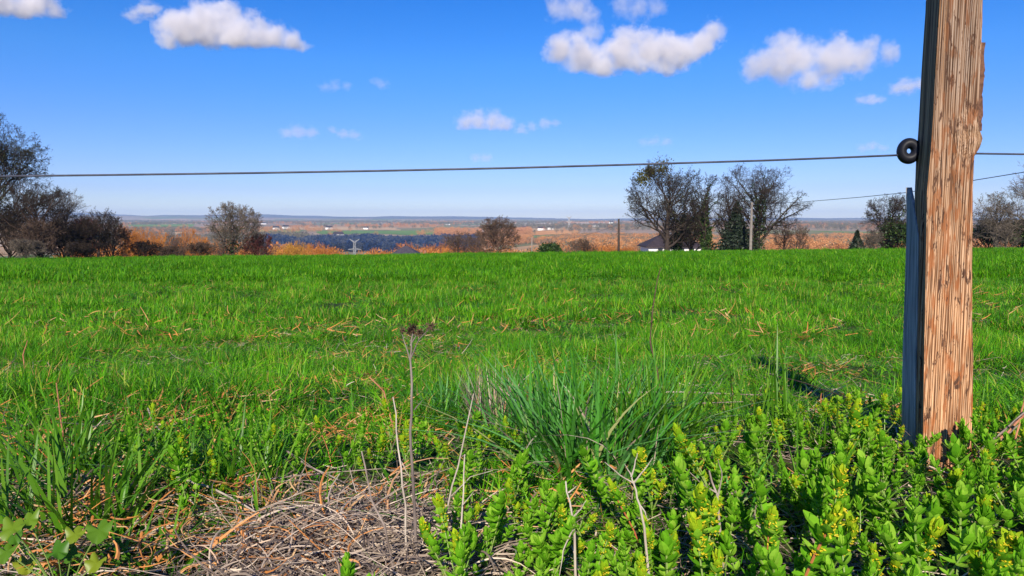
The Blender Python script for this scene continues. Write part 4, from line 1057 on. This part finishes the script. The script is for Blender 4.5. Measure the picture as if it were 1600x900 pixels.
    dt = N.new('ShaderNodeVectorMath'); dt.operation = 'DOT_PRODUCT'; dt.inputs[1].default_value = (tx, ty, 0); L.new(tc.outputs['Object'], dt.inputs[0])
    wig = noise(45, 3)
    w1 = N.new('ShaderNodeMath'); w1.operation = 'MULTIPLY_ADD'; w1.inputs[1].default_value = 0.030; L.new(wig, w1.inputs[0]); L.new(dt.outputs['Value'], w1.inputs[2])
    w2 = N.new('ShaderNodeMath'); w2.operation = 'MULTIPLY'; w2.inputs[1].default_value = 2 * math.pi / 0.0056; L.new(w1.outputs[0], w2.inputs[0])
    w3 = N.new('ShaderNodeMath'); w3.operation = 'SINE'; L.new(w2.outputs[0], w3.inputs[0])
    w4 = N.new('ShaderNodeMath'); w4.operation = 'MULTIPLY_ADD'; w4.inputs[1].default_value = 0.20; w4.inputs[2].default_value = 0.02; L.new(w3.outputs[0], w4.inputs[0])
    w5 = N.new('ShaderNodeMath'); w5.operation = 'ADD'; L.new(w4.outputs[0], w5.inputs[0]); L.new(grain0, w5.inputs[1]); grain = w5.outputs[0]
    body = rmp(grain, [(0.26, (0.085, 0.045, 0.026)), (0.40, (0.24, 0.14, 0.085)), (0.54, (0.42, 0.29, 0.195)), (0.74, (0.58, 0.46, 0.36))])
    mp2 = N.new('ShaderNodeMapping'); mp2.inputs['Scale'].default_value = (1, 1, 0.22); L.new(tc.outputs['Object'], mp2.inputs[0])
    blot = N.new('ShaderNodeTexNoise'); blot.inputs['Scale'].default_value = 60; blot.inputs['Detail'].default_value = 5; L.new(mp2.outputs[0], blot.inputs['Vector'])
    bm_ = rmp(blot.outputs['Fac'], [(0.53, (0, 0, 0)), (0.60, (1, 1, 1))])
    col = mix(bm_, body, mix(0.70, body, (0.30, 0.12, 0.045)))
    # warmer below, greyer above
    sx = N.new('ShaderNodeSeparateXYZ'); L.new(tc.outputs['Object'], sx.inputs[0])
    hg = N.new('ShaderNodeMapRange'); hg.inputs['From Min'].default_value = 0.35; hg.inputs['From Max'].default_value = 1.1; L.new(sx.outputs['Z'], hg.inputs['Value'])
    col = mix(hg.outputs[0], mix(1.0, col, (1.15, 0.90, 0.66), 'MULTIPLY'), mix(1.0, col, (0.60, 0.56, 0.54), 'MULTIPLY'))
    # the knot: rings round a dark heart
    kd_ = N.new('ShaderNodeVectorMath'); kd_.operation = 'DISTANCE'; kd_.inputs[1].default_value = (1.252, 1.974, 0.905); L.new(tc.outputs['Object'], kd_.inputs[0])
    kn = N.new('ShaderNodeMath'); kn.operation = 'MULTIPLY_ADD'; kn.inputs[1].default_value = 0.02; L.new(blot.outputs['Fac'], kn.inputs[0]); L.new(kd_.outputs['Value'], kn.inputs[2])
    kw = N.new('ShaderNodeMath'); kw.operation = 'MULTIPLY'; kw.inputs[1].default_value = 1100; L.new(kn.outputs[0], kw.inputs[0])
    ks = N.new('ShaderNodeMath'); ks.operation = 'SINE'; L.new(kw.outputs[0], ks.inputs[0])
    kc = rmp(ks.outputs[0], [(0.0, (0.20, 0.085, 0.04)), (0.9, (0.52, 0.32, 0.19))])
    km = N.new('ShaderNodeMapRange'); km.inputs['From Min'].default_value = 0.040; km.inputs['From Max'].default_value = 0.026; L.new(kn.outputs[0], km.inputs['Value'])
    col = mix(km.outputs[0], col, kc)
    # dark flecks
    mp3 = N.new('ShaderNodeMapping'); mp3.inputs['Scale'].default_value = (1, 1, 0.22); L.new(tc.outputs['Object'], mp3.inputs[0])
    fl_ = N.new('ShaderNodeTexNoise'); fl_.inputs['Scale'].default_value = 75; fl_.inputs['Detail'].default_value = 7; fl_.inputs['Roughness'].default_value = 0.7; fl_.inputs['Distortion'].default_value = 0.6; L.new(mp3.outputs[0], fl_.inputs['Vector'])
    col = mix(rmp(fl_.outputs['Fac'], [(0.565, (0, 0, 0)), (0.60, (1, 1, 1))]), col, (0.09, 0.045, 0.028))
    # pointiness ramp over the hollows of the grain
    pt = rmp(ge.outputs['Pointiness'], [(0.44, (0, 0, 0)), (0.50, (1, 1, 1))])
    # left face: weathered, browned in its colour to offset the blue sky light
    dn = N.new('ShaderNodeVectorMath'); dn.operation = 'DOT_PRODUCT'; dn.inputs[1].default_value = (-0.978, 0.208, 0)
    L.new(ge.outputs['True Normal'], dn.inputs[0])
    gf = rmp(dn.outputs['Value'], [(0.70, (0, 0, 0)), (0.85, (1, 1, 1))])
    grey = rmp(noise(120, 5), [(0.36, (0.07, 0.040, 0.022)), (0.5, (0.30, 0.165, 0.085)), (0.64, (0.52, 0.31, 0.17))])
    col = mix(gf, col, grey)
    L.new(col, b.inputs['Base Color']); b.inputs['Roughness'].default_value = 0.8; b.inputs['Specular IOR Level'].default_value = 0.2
    bp = N.new('ShaderNodeBump'); bp.inputs['Strength'].default_value = 0.9; bp.inputs['Distance'].default_value = 0.003
    L.new(grain, bp.inputs['Height']); L.new(bp.outputs[0], b.inputs['Normal'])
    L.new(b.outputs[0], out.inputs[0])
    M['post_wood'] = mat
    root = empty('fence_post', (0, 0, 0)); tag(root, 'weathered square wooden fence post with a knot and a split left side', 'fence post')
    mb = MB(); mb.add(vv, [f, f3]); mb.build('post_body', mat, root, True)
    # split-off slab on the left face, curled out at its tip
    gm = matte('grey_splinter', [(0.3, (0.16, 0.155, 0.16)), (0.55, (0.34, 0.33, 0.33)), (0.75, (0.50, 0.48, 0.46))], 120, 0.85, 0.001, stretch=(1, 1, 0.05))
    mb = MB(); R_ = []
    for z in np.linspace(-0.1, 0.775, 60):
        row = row_of(z, yf)
        q = ray(np.interp(row, rows, fl), row); A = np.array([q[0] / q[1] * yf, yf]); n_ = np.array([nx, ny]); t_ = np.array([tx, ty])
        w0 = 0.150; w1 = 0.066 + 0.004 * math.sin(z * 9)
        cl = float(np.clip((z - 0.63) / 0.145, 0, 1)); w1 = w1 + (0.148 - w1) * cl ** 1.3
        out_ = 0.007 + 0.006 * (1 - float(sst(0.2, 0.7, np.array(z)))) + 0.005 * cl ** 3
        th = 0.012 * (1 - 0.6 * cl)
        P1 = A - n_ * w0 - t_ * (out_); P2 = A - n_ * w1 - t_ * (0.0015 + 0.0005 * math.sin(z * 30))
        P3 = P2 + t_ * th; P4 = P1 + t_ * th
        R_ += [(*P1, z), (*P2, z), (*P3, z), (*P4, z)]
    R_ = np.array(R_); k = len(R_) // 4
    ff = [np.array([(a * 4 + b_, a * 4 + (b_ + 1) % 4, a * 4 + 4 + (b_ + 1) % 4, a * 4 + 4 + b_) for a in range(k - 1) for b_ in range(4)] + [((k - 1) * 4, (k - 1) * 4 + 1, (k - 1) * 4 + 2, (k - 1) * 4 + 3)])]
    mb.add(R_, ff); tag(mb.build('splinter', gm, root), 'grey split off slab with a curled tip')
    # loose bark strip on the right edge
    bmz = []
    zz = np.linspace(at(1533, 205, 2.0).z, at(1533, 68, 2.0).z, 30); rg = random.Random(3)
    for z in zz:
        row = row_of(z, yf - 0.02); q = ray(np.interp(row, rows, fr), row)
        yb = yf - 0.027 + 0.02; xb = q[0] / q[1] * yb
        o_ = 0.002 + 0.004 * abs(math.sin(z * 31)) + 0.003 * rg.random(); wv = 0.006 * (0.5 + rg.random())
        bmz += [(xb - 0.005, yb - 0.006, z), (xb + o_, yb - 0.004, z), (xb + o_, yb + 0.03, z), (xb - 0.005, yb + 0.03, z)]
    k = len(bmz) // 4
    mb = MB(); mb.add(bmz, [np.array([(a * 4 + b_, a * 4 + (b_ + 1) % 4, a * 4 + 4 + (b_ + 1) % 4, a * 4 + 4 + b_) for a in range(k - 1) for b_ in range(4)] + [(0, 3, 2, 1), ((k - 1) * 4, (k - 1) * 4 + 1, (k - 1) * 4 + 2, (k - 1) * 4 + 3)])])
    mb.build('bark_strip', matte('old_bark', [(0.3, (0.07, 0.035, 0.025)), (0.7, (0.20, 0.10, 0.06))], 80, 0.9, 0.003), root)
    # ring insulator on the left side
    c = at(1420, 236, 2.12)
    mb = MB(); nu, nv = 40, 16; VV = []; Ro, rt = 0.0215, 0.0150
    for a_ in np.linspace(0, 2 * np.pi, nu, endpoint=False):
        for b_ in np.linspace(0, 2 * np.pi, nv, endpoint=False):
            rad = Ro + rt * math.cos(b_) * 1.0
            VV.append((rad * math.cos(a_) * 0.86, rt * 1.3 * math.sin(b_), rad * math.sin(a_)))
    ff = np.array([(p * nv + q_, ((p + 1) % nu) * nv + q_, ((p + 1) % nu) * nv + (q_ + 1) % nv, p * nv + (q_ + 1) % nv) for p in range(nu) for q_ in range(nv)])
    mb.add(VV, ff)
    o = mb.build('insulator', M['rubber'], root, True); o.location = c; o.rotation_euler = (0, 0, math.radians(-14)); o['label'] = 'black ring insulator'
    MB().tube([(0, 0, 0), (0.05, 0.0, 0)], 0.006, 8).build('hook', M['rubber'], o).location = (0.02, 0.008, 0)
build_post()
pts = [at(px, row, Y) for px, row, Y in ((-900, 287, 2.16), (-300, 280, 2.14), (0, 275.5, 2.13), (200, 273, 2.13), (400, 270.3, 2.12), (600, 266.8, 2.12), (800, 262.5, 2.12), (1000, 256.8, 2.12), (1200, 250.6, 2.12),
                                         (1300, 246.8, 2.12), (1400, 242.6, 2.12), (1416, 242, 2.135), (1440, 241, 2.2), (1480, 240.3, 2.24), (1530, 240, 2.24), (1600, 241, 2.24), (1900, 246, 2.24), (2400, 250, 2.3))]
tag(MB().tube(pts, 0.0030, 8).build('fence_wire', M['wire'], None, True), 'single dark fence wire strung through the ring insulator on the post', 'wire')

# ------------------------------------------------------------------ crosswort plants
def leaf(mb, base, az, el, L, w, seed=0):
    """cupped oval leaf"""
    d = np.array([math.cos(az) * math.cos(el), math.sin(az) * math.cos(el), math.sin(el)])
    s = np.array([-math.sin(az), math.cos(az), 0.0]); n = np.cross(d, s); n = -n if n[2] < 0 else n
    ts = [0, 0.22, 0.5, 0.78, 1.0]; ws = [0.25, 0.82, 1.0, 0.72, 0.12]; V = []
    for t, q in zip(ts, ws):
        c = base + d * L * t + n * L * 0.42 * (t * t - 0.15 * t)
        V += [c - s * w / 2 * q + n * w * 0.14 * q, c - n * w * 0.02, c + s * w / 2 * q + n * w * 0.14 * q]
    f = [(3 * k + a_, 3 * k + a_ + 1, 3 * k + a_ + 4, 3 * k + a_ + 3) for k in range(4) for a_ in (0, 1)]
    mb.add(V, f)

def crosswort(seed, h, flower, red=False):
    R = random.Random(seed)
    st, lf, tp, fls = MB(), MB(), MB(), []
    def shoot(p0, d0, L, big, nwh):
        pts = [np.array(p0)]; d = np.array(d0, float)
        n = 8
        for k in range(n):
            d = d + np.array([R.gauss(0, 0.05), R.gauss(0, 0.05), 0.05]); d /= np.linalg.norm(d); pts.append(pts[-1] + d * L / n)
        pts = np.array(pts); st.tube(pts, np.linspace(0.0022, 0.0013, n + 1) * big, 5)
        az0 = R.random() * 6.28
        for k in range(nwh):
            t = 0.12 + 0.88 * (k / (nwh - 1)) ** 0.50
            s = t * n; i = min(int(s), n - 1); c = pts[i] + (pts[i + 1] - pts[i]) * (s - i)
            up = k / (nwh - 1)
            size = (0.0125 + 0.0125 * math.sin(min(1, up) ** 1.3 * 2.2)) * big * (0.78 if k == nwh - 1 else 1) * (0.8 + 0.4 * R.random())
            el = 0.10 + 0.75 * up ** 2 + (0.30 if k == nwh - 1 else 0)
            az = az0 + k * 0.785
            tgt = tp if k >= nwh - 2 else lf
            for q in range(4): leaf(tgt, c + 0, az + q * 1.5708 + R.gauss(0, 0.2), el + R.gauss(0, 0.22), size * R.uniform(0.75, 1.15), size * R.uniform(0.54, 0.74))
            if k >= nwh - 3 and R.random() < 0.9:      # small leaves that fill the whorl
                for q in range(4): leaf(tgt, c + np.array([0, 0, 0.002]), az + 0.785 + q * 1.5708 + R.gauss(0, 0.2), el + 0.45, size * 0.6, size * 0.36)
            if flower and nwh - 5 <= k <= nwh - 1 and not (k == nwh - 4 and R.random() < 0.3):
                nf = 16 if k < nwh - 1 else 10
                fl_ = MB(); fls.append(fl_)
                for q in range(nf):
                    a_ = R.random() * 6.28; rr = size * (0.20 + 0.40 * R.random())
                    fc = c + np.array([rr * math.cos(a_), rr * math.sin(a_), 0.001 + 0.007 * R.random() * big + (0.004 if k == nwh - 1 else 0)])
                    e1 = 0.0026 * big; tl = R.uniform(-0.6, 0.6)
                    for b_ in range(2):
                        an = a_ + b_ * 0.9
                        fl_.add([fc + [e1 * math.cos(an), e1 * math.sin(an), e1 * tl], fc + [-e1 * .4 * math.sin(an), e1 * .4 * math.cos(an), e1 * .3], fc - [e1 * math.cos(an), e1 * math.sin(an), e1 * tl], fc + [e1 * .4 * math.sin(an), -e1 * .4 * math.cos(an), -e1 * .3]], [(0, 1, 2, 3)])
        return pts
    pts = shoot((0, 0, -0.01), (R.gauss(0, 0.22), R.gauss(0, 0.22), 1), h, 1.0 * R.uniform(0.95, 1.25), 9 + int(h * 5))
    for k in range(2):
        if R.random() < 0.75:
            a_ = R.random() * 6.28; i = R.choice((1, 2, 3))
            shoot(pts[i], (0.5 * math.cos(a_), 0.5 * math.sin(a_), 0.9), h * R.uniform(0.35, 0.6), 0.9, 6)
    root = empty('crosswort')
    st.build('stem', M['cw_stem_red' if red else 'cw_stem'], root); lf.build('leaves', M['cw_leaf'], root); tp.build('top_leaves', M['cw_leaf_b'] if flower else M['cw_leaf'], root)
    for fl_ in fls: fl_.build('flower_cluster', M['yellow'], root)
    return root
CW = [crosswort(k, 0.20 + 0.012 * (k % 5), k % 3 == 0, red=(k == 3)) for k in range(14)]
used = set()
R = random.Random(77)
def put_cw(k, x, y, s, rz, label, group):
    global used
    o = CW[k] if k not in used else copy_tree(CW[k]); used.add(k)
    o.location = (x, y, hz1(x, y) - 0.005); o.scale = (s, s, s * R.uniform(0.9, 1.15)); o.rotation_euler = (R.gauss(0, 0.17), R.gauss(0, 0.17), rz)
    tag(o, label, 'crosswort', group)
    return o
FLW = [k for k in range(14) if k % 3 == 0]; LFY = [k for k in range(14) if k % 3]
# single ones that stand out: (column, row of the foot's sight line is on the ground) -> placed by depth
for px, y, s, k, lb in ((1200, 1.12, 1.22, 3, 'tall yellow flowered crosswort with a reddish stem in the front of the patch'),
                        (1288, 1.45, 1.0, 6, 'crosswort with a thick yellow flower head in the middle of the patch'),
                        (1135, 1.65, 0.95, 9, 'tallest yellow topped crosswort at the left edge of the patch'),
                        (1320, 1.85, 0.95, 12, 'yellow topped crosswort standing highest behind the patch, left of the post'),
                        (1137, 1.12, 1.0, 0, 'yellow crosswort low at the left front of the patch'),
                        (562, 0.99, 0.80, 4, 'single leafy crosswort rising from the straw at the bottom edge'),
                        (1555, 1.6, 1.1, 6, 'yellow flowered crosswort right of the post foot'),
                        (1590, 1.05, 0.9, 0, 'yellow crosswort in the bottom right corner')):
    put_cw(k, colx(px, y, 700), y, s, R.random() * 6.28, lb, None)
# the patch
def fill(n, inside, label_f, label_l, group, dmin, pf, s0, s1, box):
    pts = []; tries = 0
    while len(pts) < n and tries < 40000:
        tries += 1
        x = R.uniform(box[0], box[1]); y = R.uniform(box[2], box[3])
        if not inside(x, y) or (abs(x - 1.22) < 0.10 and abs(y - 2.07) < 0.12): continue
        if any((x - a_) ** 2 + (y - b_) ** 2 < dmin ** 2 for a_, b_ in pts): continue
        pts.append((x, y)); fw = R.random() < pf
        put_cw(R.choice(FLW if fw else LFY), x, y, R.uniform(s0, s1) * (1 - 0.28 * float(sst(1.25, 2.1, np.array(y)))), R.random() * 6.28, label_f if fw else label_l, group)
    return len(pts)
def in_patch(x, y):
    px = 800 + F * x / y
    return 1020 + 40 * math.sin(y * 7) + max(0, (y - 1.5)) * 60 < px < 1700 and y < 2.25 + 0.1 * math.sin(x * 9)
n1 = fill(195, in_patch, 'crosswort with yellow flowers in the dense patch before the post', 'leafy crosswort without flowers in the dense patch before the post', 'crossworts in the patch at the lower right', 0.050, 0.15, 0.55, 1.15, (0.2, 1.75, 0.92, 2.35))
def in_low(x, y):
    px = 800 + F * x / y
    return 690 < px < 1040 and y < 1.5 and not (930 < px < 1020 and y > 1.32)
n2 = fill(40, in_low, 'crosswort with yellow flowers at the bottom edge in the middle', 'leafy crosswort at the bottom edge in the middle', 'crossworts along the bottom edge', 0.045, 0.2, 0.60, 0.85, (-0.2, 0.36, 1.05, 1.52))
def in_mid(x, y):
    px = 800 + F * x / y
    return (180 < px < 820) and not (y < 1.85 and 330 < px < 700) and (1.62 < y < 2.15)
n3 = fill(42, in_mid, 'small yellow topped crosswort behind the straw mat', 'small leafy crosswort behind the straw mat', 'small crossworts behind the straw mat', 0.06, 0.25, 0.75, 1.0, (-1.1, 0.05, 1.62, 2.15))
def in_bk(x, y): return True
n4 = fill(16, in_bk, 'small yellow crosswort behind the dense patch', 'small leafy crosswort behind the dense patch', 'small crossworts behind the patch', 0.07, 0.5, 0.6, 0.9, (0.7, 1.9, 2.25, 2.6))

# ------------------------------------------------------------------ dead stems
def stalk(mb, path, r0, r1, sides=6, jit=0.004, seed=0):
    R = random.Random(seed); P_ = [np.array(p, float) for p in path]
    out = []
    for a_, b_ in zip(P_[:-1], P_[1:]):
        for t in (0, 0.33, 0.66): out.append(a_ + (b_ - a_) * t + np.array([R.gauss(0, jit), R.gauss(0, jit), 0]) * (t > 0))
    out.append(P_[-1]); mb.tube(out, np.linspace(r0, r1, len(out)), sides); return out
def sight(path): return [tuple(at(px, row, y)) for px, row, y in path]
def dead(label, mains, m, r0, r1, seed, heads=None, name='dead_stem', cat='dead stem', group=None):
    c = mains[0][0]; foot = at(*c); gz = hz1(foot.x, foot.y)
    base = Vector((foot.x, foot.y, gz))
    def loc(path): return [np.array(at(*p)) - np.array(base) for p in path]
    root = empty(name, base); tag(root, label, cat, group)
    mb = MB(); main = loc(mains[0]); main[0] = np.array([main[0][0], main[0][1], -0.02]); stalk(mb, main, r0, r1, 7, 0.0012, seed); mb.build('stem', M[m], root)
    for k, p in enumerate(mains[1:]):
        mb = MB(); stalk(mb, loc(p), r1 * 1.1, r1 * 0.4, 5, 0.0006, seed + k); mb.build('branch', M[m], root)
    for k, (px, row, y, rad) in enumerate(heads or ()):
        q = np.array(at(px, row, y)) - np.array(base); r_ = np.random.default_rng(seed + k)
        mb = MB(); C = q + r_.normal(size=(110, 3)) * rad * 0.42
        mb.add(*cards(C, rad * 0.35, seed + k, asp=0.3)); mb.build('seed_head', M['dead_dark'], root)
    return root
dead('tall dead stem with dark withered seed heads rising above the straw', [[(655, 905, 1.37), (648, 800, 1.38), (642, 700, 1.39), (643, 620, 1.40), (641, 560, 1.41), (645, 520, 1.41)],
     [(642, 560, 1.41), (655, 530, 1.40), (672, 512, 1.39)], [(641, 565, 1.41), (634, 540, 1.41), (628, 520, 1.42)], [(641, 540, 1.41), (650, 525, 1.41), (662, 515, 1.42)], [(648, 640, 1.39), (660, 625, 1.38)]],
     'dead_seed', 0.0034, 0.0015, 1, heads=[(645, 513, 1.41, 0.012), (673, 510, 1.39, 0.010), (656, 521, 1.41, 0.008), (628, 517, 1.42, 0.007), (640, 518, 1.41, .008)])
dead('thin dark bare stem standing in the grass, right of the middle', [[(1036, 645, 3.1), (1026, 575, 3.1), (1018, 545, 3.1), (1016, 530, 3.1), (1020, 480, 3.1), (1025, 450, 3.1), (1033, 418, 3.1)]], 'dead_dark', 0.0045, 0.0018, 3)
dead('pale dead stem with a branched fork leaning right near the bottom', [[(1022, 905, 1.25), (1008, 840, 1.26), (1000, 790, 1.27), (990, 755, 1.28)], [(990, 755, 1.28), (968, 742, 1.28), (945, 722, 1.28)], [(990, 755, 1.28), (984, 738, 1.29), (976, 725, 1.29)],
     [(990, 755, 1.28), (1006, 735, 1.27), (1020, 715, 1.27)], [(1000, 790, 1.27), (1008, 800, 1.26), (1012, 812, 1.26)], [(986, 745, 1.28), (992, 725, 1.28), (996, 708, 1.28)]], 'dead_pale', 0.0026, 0.0015, 5)
dead('pale thin dead stem with side twigs left of the forked stem', [[(904, 905, 1.22), (898, 840, 1.24), (893, 800, 1.25), (884, 752, 1.26)], [(896, 825, 1.24), (880, 860, 1.22), (874, 900, 1.2)], [(893, 810, 1.25), (908, 795, 1.25), (916, 782, 1.25)], [(888, 770, 1.26), (900, 760, 1.26)]], 'dead_pale', 0.0026, 0.0013, 7)
dead('slender dead stem leaning right, right of the tall seed head stem', [[(672, 870, 1.4), (700, 790, 1.42), (722, 700, 1.45), (740, 615, 1.47)], [(705, 775, 1.42), (735, 745, 1.42), (770, 735, 1.42)]], 'dead_pale', 0.0022, 0.0011, 9)
dead('thin dead stem just left of the tall seed head stem', [[(636, 900, 1.38), (634, 790, 1.40), (622, 700, 1.42), (614, 620, 1.44)], [(626, 720, 1.42), (640, 745, 1.42)]], 'dead_pale', 0.0024, 0.0012, 11)
dead('short thin dead twig in front of the straw mat', [[(628, 905, 1.3), (600, 820, 1.33), (580, 780, 1.35), (565, 705, 1.38)], [(580, 780, 1.35), (560, 765, 1.36)]], 'dead_stem', 0.0026, 0.0013, 13)
dead('forked grey dead twig among the crossworts, left of the yellow ones', [[(1135, 860, 1.35), (1122, 790, 1.4), (1108, 735, 1.42)], [(1122, 775, 1.4), (1128, 745, 1.4), (1122, 718, 1.4)], [(1120, 770, 1.4), (1095, 755, 1.42), (1072, 732, 1.42)]], 'dead_stem', 0.003, 0.0016, 15)
dead('slanting thin dead stem between straw mat and blue green tuft', [[(712, 880, 1.3), (722, 800, 1.36), (726, 710, 1.42)], [(722, 790, 1.36), (740, 768, 1.36)]], 'dead_pale', 0.0022, 0.0011, 17)
dead('reddish dead stalk standing in the grass near the left edge', [[(104, 698, 2.3), (94, 650, 2.3), (88, 598, 2.3)]], 'dead_red', 0.003, 0.0015, 19)
dead('dark thin dead stalk in the grass at the far left', [[(40, 580, 3.6), (36, 555, 3.6), (43, 532, 3.6)]], 'dead_red', 0.004, 0.002, 21)
dead('tan dry stalk bent across the grass left of the seed head stem', [[(620, 640, 2.4), (600, 612, 2.42), (578, 590, 2.44)]], 'dead_red', 0.003, 0.0018, 23)
# dry stems fallen against the post
c0 = at(1506, 728, 1.93); c0.z = max(c0.z, hz1(c0.x, c0.y) + 0.03)
root = empty('fallen_stems', c0); tag(root, 'bundle of reddish dry stems leaning from the post foot to the right edge', 'dead stems')
for k, (p0, p1) in enumerate((((1506, 730), (1640, 612)), ((1510, 722), (1625, 620)), ((1515, 716), (1600, 648)), ((1508, 735), (1590, 665)), ((1585, 700), (1606, 600)))):
    mb = MB(); a_ = np.array(at(*p0, 1.93 + .01 * k)) - np.array(c0); b_ = np.array(at(*p1, 2.0 + 0.03 * k)) - np.array(c0)
    stalk(mb, [a_, (a_ + b_) / 2 + [0, 0, 0.006 * (k - 2)], b_], 0.0042 - 0.0004 * k, 0.002, 6, 0.003, k); mb.build('stem', M['dead_red' if k % 2 == 0 else 'dead_stem'], root)
# long dry stalks lying across
def lying(label, path, m, r0, seed, z=0.03):
    P_ = []
    for px, row in path:
        x, y, zz = on_ground(px, row); P_.append(np.array([x, y, zz + z]))
    mb = MB(); stalk(mb, P_, r0, r0 * 0.5, 6, 0.004, seed); tag(mb.build('dry_stalk', M[m]), label, 'dry stalk', 'dry stalks lying on the ground')
lying('long dry stalk lying across behind the big blue green tuft', [(940, 652), (1060, 650), (1190, 656)], 'dead_stem', 0.004, 1, 0.09)
lying('second thin stalk lying below the one behind the tuft', [(960, 665), (1060, 668), (1160, 664)], 'dead_stem', 0.003, 2, 0.08)
lying('pale dry stalk lying at the left of the straw mat', [(262, 778), (330, 800), (400, 842)], 'dead_pale', 0.0035, 3, 0.06)
lying('dry stalk lying across the top of the straw mat', [(420, 780), (520, 768), (600, 762)], 'dead_stem', 0.0022, 4, 0.05)
lying('dry stalk slanting in front of the yellow crossworts at left', [(450, 745), (500, 780), (540, 800)], 'dead_stem', 0.003, 5, 0.07)
lying('dark twig lying in the crossworts left of the post', [(1200, 650), (1260, 675), (1320, 705)], 'dead_dark', 0.003, 6, 0.16)
lying('pale stalk lying across the front left grass', [(232, 660), (245, 690), (262, 722)], 'dead_pale', 0.003, 7, 0.05)

# lobed leaves at the lower left
root_l = empty('lobed_leaf_plant'); x, y = colx(95, 1.28, 850), 1.28
root_l.location = (x, y, hz1(x, y)); tag(root_l, 'low plant with lobed yellow green leaves in the bottom left corner', 'plant')
rr = random.Random(4)
for k, (px, row, Lw, az) in enumerate(((20, 825, 0.040, 2.6), (45, 812, 0.034, 0.9), (22, 838, 0.03, 3.8), (118, 835, 0.036, 2.9), (155, 828, 0.044, 0.4), (90, 862, 0.036, 4.6), (112, 868, 0.030, 5.4), (40, 880, 0.040, 3.6), (150, 880, 0.034, 5.9), (10, 862, .036, 3.1))):
    c = np.array(at(px, row, 1.22 + 0.02 * (k % 4))) - np.array(root_l.location)
    V = [c]; n = 36
    for j in range(n):
        a_ = 2 * math.pi * j / n; lob = 0.72 + 0.28 * abs(math.cos(2.5 * (a_ - az))) + 0.05 * math.cos(18 * a_)
        q = Lw * 0.52 * lob * (1 + 0.06 * (j % 2))
        V.append(c + np.array([q * math.cos(a_), q * math.sin(a_) * 0.8, q * math.sin(a_) * 0.55 + 0.006 * math.cos(2 * (a_ - az)) + 0.004 * math.cos(5 * (a_ - az))]))
    mb = MB(); mb.add(V, np.array([(0, 1 + j, 1 + (j + 1) % n) for j in range(n)])); mb.build('leaf', M['bramble'], root_l, True)
    mb = MB(); mb.tube([np.array([0, 0, 0.0]), c * 0.5 + [0, 0, 0.01], c - [0, 0, 0.001]], 0.0012, 5); mb.build('leaf_stalk', M['cw_stem'], root_l)
print('crossworts', n1, n2, n3, n4)
